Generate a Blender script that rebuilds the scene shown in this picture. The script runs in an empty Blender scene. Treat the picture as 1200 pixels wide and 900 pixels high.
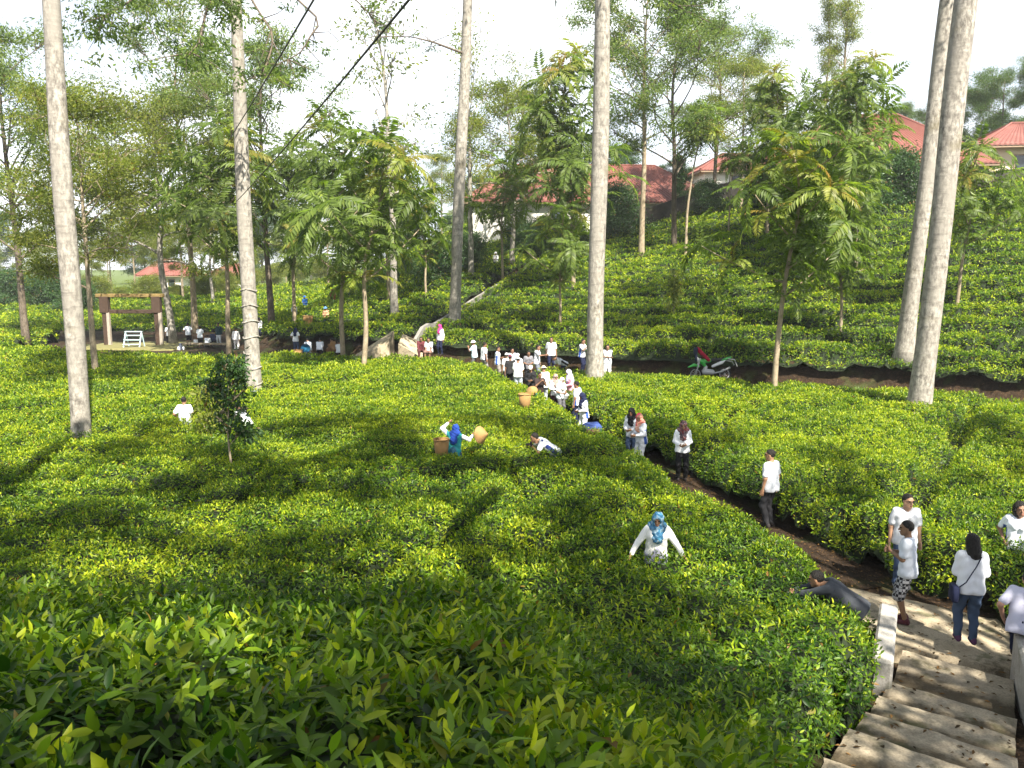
import bpy, math
import numpy as np
from mathutils import Vector
rng = np.random.default_rng(11)
scene = bpy.context.scene
COL = scene.collection
R_ = math.radians

# ------------------------------------------------------------------ mesh helpers
def mk(name, V, F, mat=None, parent=None, smooth=False, col=None, mi=None):
    V = np.ascontiguousarray(V, dtype=np.float32)
    F = [np.asarray(f, dtype=np.int32) for f in (F if isinstance(F, list) else [F]) if len(f)]
    me = bpy.data.meshes.new(name)
    me.vertices.add(len(V)); me.vertices.foreach_set('co', V.ravel())
    li = np.concatenate([f.ravel() for f in F]); lt = np.concatenate([np.full(len(f), f.shape[1], np.int32) for f in F])
    ls = np.concatenate([[0], np.cumsum(lt)[:-1]]).astype(np.int32)
    me.loops.add(len(li)); me.loops.foreach_set('vertex_index', li)
    me.polygons.add(len(lt)); me.polygons.foreach_set('loop_start', ls)
    for m in (mat if isinstance(mat, (list, tuple)) else [mat]):
        if m: me.materials.append(m)
    if mi is not None: me.polygons.foreach_set('material_index', np.asarray(mi, np.int32))
    me.polygons.foreach_set('use_smooth', np.full(len(lt), bool(smooth)))
    if col is not None:
        c = np.ones((len(V), 4), np.float32); c[:, :col.shape[1]] = col
        me.attributes.new('col', 'FLOAT_COLOR', 'POINT').data.foreach_set('color', c.ravel())
    me.update(calc_edges=True)
    o = bpy.data.objects.new(name, me); COL.objects.link(o)
    if parent: o.parent = parent
    return o

def tag(o, label=None, cat=None, group=None, kind=None):
    if label: o['label'] = label
    if cat: o['category'] = cat
    if group: o['group'] = group
    if kind: o['kind'] = kind
    return o

def empty(name, loc=(0, 0, 0), rz=0.0):
    o = bpy.data.objects.new(name, None); COL.objects.link(o)
    o.location = loc; o.rotation_euler = (0, 0, rz); o.empty_display_size = .2
    return o

def copy_tree(o, parent=None):
    c = o.copy(); COL.objects.link(c)
    if parent: c.parent = parent
    for ch in list(o.children): copy_tree(ch, c)
    return c

class MB:
    """collects shapes into one mesh"""
    def __init__(s): s.V = []; s.F4 = []; s.F3 = []; s.n = 0; s.C = []
    def add(s, V, F, col=None):
        V = np.asarray(V, float).reshape(-1, 3)
        for f in (F if isinstance(F, list) else [F]):
            f = np.asarray(f, int)
            if len(f): (s.F4 if f.shape[1] == 4 else s.F3).append(f + s.n)
        s.V.append(V); s.n += len(V)
        if col is not None: s.C.append(np.broadcast_to(np.asarray(col, float), (len(V), len(col) if np.ndim(col) == 1 else col.shape[1])))
        return s
    def box(s, c, size, rz=0, tilt=None, bev=.0):
        c = np.asarray(c, float); h = np.asarray(size, float) / 2
        b = min(bev, h.min() * .45)
        if b > 0:
            V = []; 
            for dz, r in ((-h[2], b), (-h[2] + b, 0), (h[2] - b, 0), (h[2], b)):
                for sx, sy in ((-1, -1), (1, -1), (1, 1), (-1, 1)):
                    a = (sx * (h[0] - r), sy * (h[1] - r)) if r else None
                    if r: V += [(a[0], a[1], dz)] * 2
                    else:
                        p1 = (sx * h[0], sy * (h[1] - b), dz); p2 = (sx * (h[0] - b), sy * h[1], dz)
                        V += [p1, p2] if (sx * sy) > 0 else [p2, p1]
            V = np.array(V); F = []
            for k in range(3):
                for i in range(8):
                    j = (i + 1) % 8; F.append((k * 8 + i, k * 8 + j, k * 8 + 8 + j, k * 8 + 8 + i))
            F4 = F + [(6, 4, 2, 0), (24, 26, 28, 30)]
        else:
            V = np.array([(sx * h[0], sy * h[1], sz * h[2]) for sz in (-1, 1) for sx, sy in ((-1, -1), (1, -1), (1, 1), (-1, 1))])
            F4 = [(3, 2, 1, 0), (4, 5, 6, 7), (0, 1, 5, 4), (1, 2, 6, 5), (2, 3, 7, 6), (3, 0, 4, 7)]
        if tilt is not None: V = V @ np.asarray(tilt).T
        cz, sz_ = math.cos(rz), math.sin(rz)
        V = V @ np.array([[cz, -sz_, 0], [sz_, cz, 0], [0, 0, 1]]).T + c
        return s.add(V, np.array(F4))
    def tube(s, P, r, n=8, cap=True):
        V, F = tube(P, r, n, cap); return s.add(V, F)
    def build(s, name, mat=None, parent=None, smooth=False):
        V = np.concatenate(s.V); F = []
        if s.F4: F.append(np.concatenate(s.F4))
        if s.F3: F.append(np.concatenate(s.F3))
        return mk(name, V, F, mat, parent, smooth, np.concatenate(s.C) if s.C else None)

def tube(P, r, n=8, cap=True):
    P = np.asarray(P, float); m = len(P); r = np.broadcast_to(np.asarray(r, float), (m,))
    T = np.gradient(P, axis=0); T /= np.linalg.norm(T, axis=1)[:, None] + 1e-9
    ref = np.array([1., 0, 0]) if abs(T[0][0]) < .8 else np.array([0, 1., 0])
    A = np.cross(T, ref); A /= np.linalg.norm(A, axis=1)[:, None] + 1e-9
    B = np.cross(T, A)
    th = np.linspace(0, 2 * np.pi, n, endpoint=False)
    V = P[:, None] + r[:, None, None] * (np.cos(th)[None, :, None] * A[:, None] + np.sin(th)[None, :, None] * B[:, None])
    V = V.reshape(-1, 3)
    i = np.arange(m - 1)[:, None] * n + np.arange(n)[None]; j = np.arange(m - 1)[:, None] * n + (np.arange(n)[None] + 1) % n
    F = [np.stack([i, j, j + n, i + n], -1).reshape(-1, 4)]
    if cap:
        V = np.concatenate([V, P[:1], P[-1:]]); k = np.arange(n); kk = (k + 1) % n
        F.append(np.concatenate([np.stack([kk, k, np.full(n, m * n)], -1), np.stack([(m - 1) * n + k, (m - 1) * n + kk, np.full(n, m * n + 1)], -1)]))
    return V, F

def lathe(prof, n=16):
    prof = np.asarray(prof, float); th = np.linspace(0, 2 * np.pi, n, endpoint=False)
    V = np.stack([prof[:, None, 0] * np.cos(th), prof[:, None, 0] * np.sin(th), np.broadcast_to(prof[:, None, 1], (len(prof), n))], -1).reshape(-1, 3)
    m = len(prof)
    i = np.arange(m - 1)[:, None] * n + np.arange(n)[None]; j = np.arange(m - 1)[:, None] * n + (np.arange(n)[None] + 1) % n
    return V, [np.stack([i, j, j + n, i + n], -1).reshape(-1, 4)]

def unit(a): return a / (np.linalg.norm(a, axis=-1, keepdims=True) + 1e-9)
def smooth01(a, b, x):
    t = np.clip((x - a) / (b - a), 0, 1); return t * t * (3 - 2 * t)

def _h(xi, yi, s):
    n = (xi.astype(np.int64) * 374761393 + yi.astype(np.int64) * 668265263 + s * 1274126177) & 0xffffffff
    n = ((n ^ (n >> 13)) * 1274126177) & 0xffffffff
    return ((n ^ (n >> 16)) & 0xffff) / 65535.0
def vnoise(x, y, s=0):
    x = np.asarray(x, float); y = np.asarray(y, float)
    xi = np.floor(x); yi = np.floor(y); u = x - xi; v = y - yi
    u = u * u * (3 - 2 * u); v = v * v * (3 - 2 * v)
    return (_h(xi, yi, s) * (1 - u) + _h(xi + 1, yi, s) * u) * (1 - v) + (_h(xi, yi + 1, s) * (1 - u) + _h(xi + 1, yi + 1, s) * u) * v
def cells(x, y, s=0):
    """jittered-grid cells: returns (F2 - F1, id of the nearest cell)"""
    xi = np.floor(x); yi = np.floor(y)
    f1 = np.full(np.shape(x), 9.); f2 = f1.copy(); idn = np.zeros(np.shape(x))
    for dx in (-1, 0, 1):
        for dy in (-1, 0, 1):
            cx = xi + dx; cy = yi + dy
            d = np.hypot(cx + .15 + .7 * _h(cx, cy, s) - x, cy + .15 + .7 * _h(cx, cy, s + 5) - y)
            n1 = d < f1
            f2 = np.where(n1, f1, np.minimum(f2, d)); idn = np.where(n1, _h(cx, cy, s + 9), idn); f1 = np.where(n1, d, f1)
    return f2 - f1, idn

# ------------------------------------------------------------------ camera
PITCH = R_(8.2); FPX = 942.0; CAMZ = 5.5
CP, SP = math.cos(PITCH), math.sin(PITCH)
def ray(px, py):
    a = px - 600; b = 450 - py
    return np.array([a, FPX * CP + b * SP, -FPX * SP + b * CP])
def at_y(px, py, Y):
    d = ray(px, py); return np.array([0, 0, CAMZ]) + d * (Y / d[1])
def at_z(px, py, z):
    d = ray(px, py); return np.array([0, 0, CAMZ]) + d * ((z - CAMZ) / d[2])

cam = bpy.data.cameras.new('camera'); camo = bpy.data.objects.new('camera', cam); COL.objects.link(camo)
cam.sensor_width = 36; cam.lens = 36 * FPX / 1200; cam.clip_start = .05; cam.clip_end = 3000
camo.location = (0, 0, CAMZ); camo.rotation_euler = (math.pi / 2 - PITCH, 0, 0)
scene.camera = camo

# ------------------------------------------------------------------ materials
class NT:
    def __init__(s, name):
        s.m = bpy.data.materials.new(name); s.m.use_nodes = True; s.t = s.m.node_tree
        s.b = s.t.nodes['Principled BSDF']; s.out = s.t.nodes['Material Output']
    def n(s, typ, **kw):
        nd = s.t.nodes.new(typ)
        for k, v in kw.items():
            if k in nd.inputs: nd.inputs[k].default_value = v
            else: setattr(nd, k, v)
        return nd
    def l(s, a, b): s.t.links.new(a, b)
    def coord(s, kind='Object'): return s.n('ShaderNodeTexCoord').outputs[kind]
    def noise(s, scale, detail=4, co=None, rough=.55):
        nd = s.n('ShaderNodeTexNoise'); nd.inputs['Scale'].default_value = scale; nd.inputs['Detail'].default_value = detail
        nd.inputs['Roughness'].default_value = rough
        s.l(co or s.coord(), nd.inputs['Vector']); return nd.outputs['Fac']
    def ramp(s, fac, stops):
        nd = s.n('ShaderNodeValToRGB'); e = nd.color_ramp.elements
        while len(e) < len(stops): e.new(.5)
        for k, (p, c) in enumerate(stops):
            e[k].position = p; e[k].color = (*c, 1) if len(c) == 3 else c
        s.l(fac, nd.inputs[0]); return nd.outputs[0]
    def mix(s, fac, a, b, mode='MIX'):
        nd = s.n('ShaderNodeMix', data_type='RGBA', blend_type=mode)
        for sock, v in ((nd.inputs[0], fac), (nd.inputs[6], a), (nd.inputs[7], b)):
            if isinstance(v, (int, float)): sock.default_value = v
            elif isinstance(v, tuple): sock.default_value = (*v, 1)
            else: s.l(v, sock)
        return nd.outputs[2]
    def bump(s, h, strength=.3, dist=.02):
        nd = s.n('ShaderNodeBump'); nd.inputs['Strength'].default_value = strength; nd.inputs['Distance'].default_value = dist
        s.l(h, nd.inputs['Height']); s.l(nd.outputs[0], s.b.inputs['Normal'])
    def base(s, c):
        if isinstance(c, tuple): s.b.inputs['Base Color'].default_value = (*c, 1)
        else: s.l(c, s.b.inputs['Base Color'])
        return s
    def rough(s, r, spec=.5):
        s.b.inputs['Roughness'].default_value = r; s.b.inputs['Specular IOR Level'].default_value = spec; return s

def leaf_mat(name, old, mid, young, trans=.35, rough=.42, spec=.4):
    t = NT(name); a = t.n('ShaderNodeAttribute', attribute_name='col')
    sep = t.n('ShaderNodeSeparateColor'); t.l(a.outputs['Color'], sep.inputs[0])
    c = t.ramp(sep.outputs[1], [(0, old), (.5, mid), (1, young)])
    br = t.n('ShaderNodeMapRange'); br.inputs['To Min'].default_value = .7; br.inputs['To Max'].default_value = 1.3
    t.l(sep.outputs[0], br.inputs['Value'])
    c = t.mix(1.0, c, br.outputs[0], 'MULTIPLY')
    # brown / bronze leaves
    c = t.mix(sep.outputs[2], c, (.22, .10, .025))
    t.base(c).rough(rough, spec)
    tr = t.n('ShaderNodeBsdfTranslucent')
    tc = t.mix(1.0, c, (1.5, 1.75, .55), 'MULTIPLY'); t.l(tc, tr.inputs[0])
    ms = t.n('ShaderNodeMixShader'); ms.inputs[0].default_value = trans
    t.l(t.b.outputs[0], ms.inputs[1]); t.l(tr.outputs[0], ms.inputs[2]); t.l(ms.outputs[0], t.out.inputs[0])
    return t.m

def cloth_mat(name, c, rough=.85):
    t = NT(name); n = t.noise(14, 3); n2 = t.noise(90, 2)
    cc = t.mix(n, tuple(v * .86 for v in c), c)
    t.base(cc).rough(rough, .2); t.bump(n2, .15, .005)
    return t.m
_cl = {}
def cloth(c):
    k = tuple(round(v, 3) for v in c)
    if k not in _cl: _cl[k] = cloth_mat('cloth', k)
    return _cl[k]

def bark_mat(name, dark, light, scale=1.0, ring=True):
    t = NT(name); co = t.coord()
    mp = t.n('ShaderNodeMapping'); mp.inputs['Scale'].default_value = (1, 1, .45); t.l(co, mp.inputs[0])
    n1 = t.noise(1.6 * scale, 4, mp.outputs[0]); n2 = t.noise(9 * scale, 6, mp.outputs[0], .7)
    mp2 = t.n('ShaderNodeMapping'); mp2.inputs['Scale'].default_value = (1.1, 1.1, 5); t.l(co, mp2.inputs[0])
    n3 = t.noise(1.6 * scale, 4, mp2.outputs[0], .65)
    c = t.ramp(n2, [(.36, dark), (.5, tuple(.45 * a + .55 * b for a, b in zip(dark, light))), (.6, light)])
    c = t.mix(t.ramp(n1, [(.35, (0, 0, 0)), (.65, (1, 1, 1))]), c, t.mix(n2, tuple(.7 * a + .3 * b for a, b in zip(dark, light)), tuple(.2 * a + .8 * b for a, b in zip(dark, light))))
    if ring: c = t.mix(t.ramp(n3, [(.56, (0, 0, 0)), (.72, (.55, .55, .55))]), c, tuple(v * .8 for v in dark))
    n4 = t.noise(.9 * scale, 3, co)
    c = t.mix(t.ramp(n4, [(.58, (0, 0, 0)), (.72, (.5, .5, .5))]), c, (.12, .10, .05))
    t.base(c).rough(.9, .2); t.bump(t.mix(.5, n2, n3), .9, .03)
    return t.m

def simple(name, c, rough=.7, nscale=6, var=.25, spec=.3, bump=0):
    t = NT(name); n = t.noise(nscale, 5)
    t.base(t.mix(n, tuple(v * (1 - var) for v in c), tuple(min(1, v * (1 + var)) for v in c))).rough(rough, spec)
    if bump: t.bump(n, bump, .03)
    return t.m

M = {}
M['tea'] = leaf_mat('tea_leaf', (.017, .054, .005), (.105, .185, .009), (.35, .39, .014), .36, .45, .28)
M['tea_under'] = simple('tea_twigs_shaded', (.012, .020, .006), .9, 9, .5)  # inner twig sheet, colour darkened to stand in for shade between leaves
M['frond'] = leaf_mat('frond_leaf', (.048, .082, .018), (.12, .17, .032), (.24, .28, .045), .5, .45, .3)
M['airy'] = leaf_mat('airy_leaf', (.045, .08, .027), (.115, .165, .045), (.23, .27, .07), .48, .5, .25)
M['olive'] = leaf_mat('olive_leaf', (.07, .10, .024), (.15, .18, .035), (.28, .28, .055), .5, .5, .25)
M['pine'] = leaf_mat('pine_needle', (.035, .075, .022), (.085, .14, .036), (.15, .20, .055), .42, .55, .2)
M['dark'] = leaf_mat('dark_leaf', (.012, .035, .010), (.03, .075, .015), (.07, .14, .03), .25, .45, .4)
M['bark_pale'] = bark_mat('bark_pale', (.09, .08, .07), (.38, .355, .31))
M['bark_tan'] = bark_mat('bark_tan', (.14, .105, .07), (.36, .30, .21))
M['bark_dark'] = bark_mat('bark_dark', (.05, .04, .03), (.16, .13, .10))

def soil():
    t = NT('soil'); co = t.coord()
    n1 = t.noise(.8, 5, co); n2 = t.noise(7, 6, co, .7); n3 = t.noise(30, 4, co, .7)
    c = t.ramp(n2, [(.3, (.011, .007, .004)), (.55, (.027, .017, .010)), (.75, (.07, .044, .026))])
    c = t.mix(t.ramp(n3, [(.6, (0, 0, 0)), (.68, (1, 1, 1))]), c, (.19, .11, .05))
    c = t.mix(t.ramp(n1, [(.52, (0, 0, 0)), (.7, (.8, .8, .8))]), c, (.05, .075, .018))
    sp = t.n('ShaderNodeSeparateXYZ'); t.l(co, sp.inputs[0]); mr = t.n('ShaderNodeMapRange'); mr.inputs['From Min'].default_value = 72; mr.inputs['From Max'].default_value = 90; t.l(sp.outputs['Y'], mr.inputs['Value'])
    c = t.mix(mr.outputs[0], c, t.mix(n2, (.05, .085, .02), (.12, .15, .035)))
    t.base(c).rough(.95, .15); t.bump(n2, .8, .05); return t.m
M['soil'] = soil()
def concrete(name, a, b, moss=.5):
    t = NT(name); co = t.coord()
    n1 = t.noise(1.3, 6, co, .65); n2 = t.noise(6, 8, co, .75); n3 = t.noise(55, 3, co)
    c = t.ramp(n2, [(.28, a), (.6, b)])
    c = t.mix(t.ramp(n3, [(.35, (.35, .35, .35)), (.6, (0, 0, 0))]), c, tuple(v * .5 for v in a))
    m = t.ramp(t.mix(.5, n1, n2), [(.50, (0, 0, 0)), (.60, (moss, moss, moss))])
    c = t.mix(m, c, (.045, .035, .018))
    n4 = t.noise(2.1, 5, t.n('ShaderNodeMapping').outputs[0] if False else co, .6)
    c = t.mix(t.ramp(n4, [(.58, (0, 0, 0)), (.66, (moss * .8,) * 3)]), c, (.05, .06, .018))
    t.base(c).rough(.9, .2); t.bump(n2, .7, .02); return t.m
M['concrete'] = concrete('concrete', (.25, .20, .135), (.46, .39, .28), .8)
def step_mat():
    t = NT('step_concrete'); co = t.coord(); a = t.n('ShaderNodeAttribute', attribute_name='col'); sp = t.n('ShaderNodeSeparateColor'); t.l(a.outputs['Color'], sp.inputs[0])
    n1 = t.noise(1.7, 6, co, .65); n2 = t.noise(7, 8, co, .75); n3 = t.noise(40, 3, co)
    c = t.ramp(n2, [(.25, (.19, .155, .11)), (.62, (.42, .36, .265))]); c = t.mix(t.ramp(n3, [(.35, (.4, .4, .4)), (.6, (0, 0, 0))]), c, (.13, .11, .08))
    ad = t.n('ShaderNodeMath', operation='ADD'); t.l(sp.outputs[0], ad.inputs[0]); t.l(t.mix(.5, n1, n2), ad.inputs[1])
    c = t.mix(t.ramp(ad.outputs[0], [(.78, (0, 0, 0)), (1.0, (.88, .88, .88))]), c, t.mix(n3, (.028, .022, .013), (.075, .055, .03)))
    n4 = t.noise(2.4, 5, co, .6); c = t.mix(t.ramp(n4, [(.55, (0, 0, 0)), (.66, (.6, .6, .6))]), c, (.05, .055, .018))
    t.base(c).rough(.92, .15); t.bump(n2, .9, .02); return t.m
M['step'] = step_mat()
M['concrete_clean'] = concrete('concrete_kerb', (.24, .225, .20), (.44, .42, .39), .5)
M['stone'] = concrete('stone_wall', (.10, .095, .09), (.30, .29, .27), .5)
M['stone_dark'] = concrete('stone_wall_dark', (.015, .014, .014), (.055, .05, .047), .6)
# ------------------------------------------------------------------ terrain functions
def foot(x): return np.interp(x, [-120, -45, -28, -21, -17, -15, -6, -1.5, 4.6, 15, 17.8, 40, 90], [82, 66, 64, 61, 54, 50.5, 43.5, 40, 36, 30.8, 28.5, 14, -10])
LY = ([0, 1.5, 3, 4.8, 6, 6.9, 8.45, 9.3, 11, 11.8, 13.5, 16, 18.5, 23.8, 34.5, 40, 60], [.3, .9, 1.35, 1.85, 2.3, 2.7, 3.95, 4.45, 5.2, 5.2, 4.95, 4.38, 3.8, 2.57, 0, -1.5, -6])
def Ledge(y): return np.interp(y, *LY)
RY = ([0, 8, 11.2, 12.2, 13.3, 16.7, 18.5, 20.6, 22, 23.8, 30, 34.5, 40], [3.2, 6.2, 7.6, 7.65, 6.95, 5.72, 5.2, 4.85, 4.35, 3.8, 2.1, 1.1, .3])
def Redge(y): return np.interp(y, *RY)
def dline(y): return -6.2 + (y - 43.5) * .34          # the diagonal stair up the hill
def zedge(x): return np.interp(x, [-60, -40, -28, -18, -10, 40], [.5, .6, .9, 1.5, 1.95, 1.95])
def slope(x): return np.interp(x, [-80, -60, -30, -20, -12, -6, 4.6, 12, 18, 26, 38, 80], [.05, .05, .06, .075, .13, .18, .165, .185, .22, .255, .235, .2])
def stair_plane(x, y):
    q = (x - 5.35) * .62 + (y - 10.8) * .785
    return np.where(q < 0, .15 - .168 * q, .0)
def top_z(x, y):
    x = np.asarray(x, float); y = np.asarray(y, float)
    s = smooth01(-.05, .22, x / np.maximum(y, .5))
    zl = np.interp(y, [-3, 0, 2, 6, 7, 9.5, 11, 14], [5.0, 4.55, 4.2, 2.98, 2.5, .98, .9, .9])
    zr = np.interp(y, [-3, 0, 1.5, 3, 4.8, 6.5, 8.5, 10, 11.5], [5.0, 4.7, 4.2, 3.5, 2.4, 1.75, 1.25, 1.0, .9])
    lo = zl * (1 - s) + zr * s
    t = y - foot(x)
    tt = np.maximum(t - 2.5, -1.5); tt = np.where(tt > 40, 40 + 14 * (1 - np.exp(-(tt - 40) / 14)), tt)
    hi = zedge(x) + slope(x) * tt
    return np.where(t > 1.2, hi, lo)
def ground(x, y):
    x = np.asarray(x, float); y = np.asarray(y, float)
    t = y - foot(x); L = Ledge(y); Rg = Redge(y)
    tz = top_z(x, y)
    infield = tz - .85
    low = np.where(y < 11.6, np.where(x < L, infield, np.minimum(stair_plane(x, y) - .22, infield + 3)), 0.0)
    k = smooth01(-.45, .1, x - L)
    low = np.where((y < 11.6), infield * (1 - k) + (stair_plane(x, y) - .22) * k, low)
    low = np.where((y >= 11.6) & (t < -1), .0 + .05 * (vnoise(x, y, 3) - .5), low)
    pathz = np.interp(x, [-20, 0, 4, 30], [.35, .42, .55, .55])
    low = np.where((t >= -1.6), low * (1 - smooth01(-1.6, 0, t)) + pathz * smooth01(-1.6, 0, t), low)
    bank = smooth01(1.7, 2.5, t)
    hiz = tz - np.where(t < 5, .55, .75)
    g = np.where(t > 1.3, pathz * (1 - bank) + np.maximum(hiz, pathz - .1) * bank, low)
    # the trench of the diagonal stair
    dd = np.abs(x - dline(y) + .3)
    g = np.where((t > 1.3) & (y > 43) & (y < 74), g - .35 * (1 - smooth01(.5, 1.0, dd)), g)
    return g

def build_ground():
    xs = np.concatenate([np.arange(-900, -64, 30.), np.arange(-64, -8, .8), np.arange(-8, 12, .2), np.arange(12, 52, .6), np.arange(52, 901, 30.)])
    ys = np.concatenate([np.arange(-200, -8, 12.), np.arange(-8, 0, 1.), np.arange(0, 46, .2), np.arange(46, 92, .6), np.arange(92, 1400, 30.)])
    X, Y = np.meshgrid(xs, ys)
    Z = ground(X, np.maximum(Y, -8)) + .03 * (vnoise(X * 2.3, Y * 2.3, 8) - .5) * (Y < 92)
    V = np.stack([X, Y, Z], -1).reshape(-1, 3); nx = len(xs); ny = len(ys)
    i = (np.arange(ny - 1)[:, None] * nx + np.arange(nx - 1)[None]).ravel()
    o = mk('ground', V, np.stack([i, i + 1, i + 1 + nx, i + nx], -1), M['soil'], smooth=True)
    tag(o, 'brown soil ground with leaf litter under the tea bushes', 'ground', kind='structure')
build_ground()

# ------------------------------------------------------------------ tea
GATE = np.array([-28.0, 57.5])
TRUNKS = []       # (x, y, r) keeps leaves out of trunks
def edge_dist(f, x, y):
    t = y - foot(x)
    if f == 1: return np.minimum(Ledge(y) - x, np.minimum(y - .9, 99))
    if f == 2:
        e = np.minimum(Ledge(y) - x, np.minimum(-.2 - t, np.interp(x, [-60, -45, -35, -32, -28, -20, -16, -10, -6, 0], [72, 68, 66, 50, 47.5, 44, 43.4, 43, 42.6, 60]) - y))
        return np.minimum(e, np.hypot(x - GATE[0] - 1, y - GATE[1]) - 6.5)
    if f == 3: return np.minimum(x - Redge(y), -.2 - t)
    g = np.hypot((x - GATE[0]) * .8, y - GATE[1] - 1) - 5.5
    if f == 4: return np.minimum(t - 1.85, np.where(y < 75, x - dline(y) - .35, 9))
    return np.minimum(np.minimum(t - 1.85, np.where(y < 75, dline(y) - .95 - x, 9)), g)

def canopy(f, x, y):
    tz = top_z(x, y); e = edge_dist(f, x, y)
    e = e + .28 * (vnoise(x * 1.7, y * 1.7, 21) - .5)
    g = ground(x, y)
    if f in (4, 5): tz = np.where(y - foot(x) < 2.6, zedge(x) + .06 * (vnoise(x * .9, y * .9, 17) - .5), tz); g = np.maximum(g, tz - .55)
    if f == 3: g = np.maximum(g, tz - .72 + .3 * (vnoise(x * 1.1, y * 1.1, 18) - .5))
    n = .22 * (vnoise(x * .55, y * .55, 1) - .5) + .11 * (vnoise(x * 1.4, y * 1.4, 2) - .5) + .05 * (vnoise(x * 3.6, y * 3.6, 4) - .5)
    if f == 1: n = n * .8
    wx = x + .5 * (vnoise(x * .8, y * .8, 31) - .5); wy = y + .5 * (vnoise(x * .8, y * .8, 32) - .5)
    cb, cid = cells(wx / 1.15, wy / 1.0, 3)
    n = n + .10 * (cid - .5)
    m = smooth01(.42, .72, vnoise(x * .45, y * .45, 6))
    gap = (1 - smooth01(.03, .20, cb)) * (.16 + .62 * m)
    t = y - foot(x)
    if f in (4, 5):
        rr = (t + 1.3 * (vnoise(x * .18, y * .18, 7) - .5)) / 2.3
        fr = np.abs(rr - np.round(rr)) * 2.3
        n = n + np.where(t > 3, (.5 - (rr - np.floor(rr))) * slope(x) * 2.3 * .8, 0)
        gap = np.maximum(gap, (1 - smooth01(.14, .58, fr)) * (.6 + .5 * smooth01(.35, .6, vnoise(x * .3, y * .5, 9))))
    if f == 2:
        # narrow picking rows crossing the left field
        for (x0, y0, x1, y1, w) in ((-22, 21.3, -6, 34.5, .32), (-9, 14.2, 1.8, 19.5, .2), (-3.0, 10.5, 3.2, 21.0, .16), (-26, 31, -10, 42, .25)):
            dx, dy = x1 - x0, y1 - y0; q = ((x - x0) * dx + (y - y0) * dy) / (dx * dx + dy * dy)
            dist = np.abs((x - x0) * dy - (y - y0) * dx) / math.hypot(dx, dy) + .5 * (vnoise(x * .6, y * .6, 12) - .5)
            gg = (1 - smooth01(w * .5, w * 1.6, np.abs(dist))) * (q > 0) * (q < 1) * (.35 + .4 * vnoise(x * .5, y * .5, 13))
            gap = np.maximum(gap, gg)
    if f == 3:
        for (x0, y0, x1, y1, w) in ((7.6, 15.0, 16, 27.5, .28), (5.5, 22, 10, 33, .16), (10, 14, 24, 20, .2)):
            dx, dy = x1 - x0, y1 - y0; q = ((x - x0) * dx + (y - y0) * dy) / (dx * dx + dy * dy)
            dist = np.abs((x - x0) * dy - (y - y0) * dx) / math.hypot(dx, dy) + .6 * (vnoise(x * .6, y * .6, 12) - .5)
            gap = np.maximum(gap, (1 - smooth01(w * .5, w * 1.6, np.abs(dist))) * (q > 0) * (q < 1) * (.3 + .4 * vnoise(x * .5, y * .5, 13)))
    prof = np.sqrt(np.clip((e + .02) / .42, 0, 1))
    h = np.maximum(tz + n - gap - g, .1)
    return g + h * prof - .03 - .35 * np.maximum(-e, 0), e, gap

def frust(x, y, m): return np.abs(x) < .66 * (y + .8) + m

def leaves_simple(P, A, N, l, w, fold=.18):
    S = np.cross(A, N); l = l[:, None]; w = w[:, None]
    mid = P + A * l * .45
    V = np.stack([P, mid + S * w * .5 + N * w * fold, P + A * l - N * l * .10, mid - S * w * .5 + N * w * fold], 1)
    n = len(P); return V.reshape(-1, 3), np.arange(n * 4).reshape(n, 4)
def leaves_fine(P, A, N, l, w, droop):
    S = np.cross(A, N); l = l[:, None]; w = w[:, None]; d = droop[:, None]
    def st(u, ww, lift): 
        c = P + A * l * u - N * l * d * u * u
        return c + S * w * ww + N * w * lift
    V = np.stack([P, st(.28, .44, .14), st(.28, 0, 0), st(.28, -.44, .14), st(.62, .46, .14), st(.62, 0, 0), st(.62, -.46, .14), st(.86, .2, .05), st(.86, -.2, .05), st(1.0, 0, 0)], 1)
    n = len(P); b = np.arange(n)[:, None] * 10
    Q = [(1, 2, 5, 4), (2, 3, 6, 5), (4, 5, 9, 7), (5, 6, 8, 9)]
    T = [(0, 2, 1), (0, 3, 2)]
    return V.reshape(-1, 3), [np.concatenate([b + np.array(q) for q in Q]), np.concatenate([b + np.array(q) for q in T])]

def scatter_tri(V, T, dens):
    a = V[T[:, 0]]; b = V[T[:, 1]]; c = V[T[:, 2]]
    cr = np.cross(b - a, c - a); ar = np.linalg.norm(cr, axis=1) / 2
    nr = cr / (2 * ar[:, None] + 1e-12); nr *= np.sign(nr[:, 2:3] + 1e-6)
    ex = ar * dens; n = np.floor(ex + rng.random(len(ex))).astype(int)
    id_ = np.repeat(np.arange(len(T)), n)
    u = rng.random((len(id_), 2)); f = u.sum(1) > 1; u[f] = 1 - u[f]
    P = a[id_] + u[:, :1] * (b - a)[id_] + u[:, 1:] * (c - a)[id_]
    return P, nr[id_]

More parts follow.
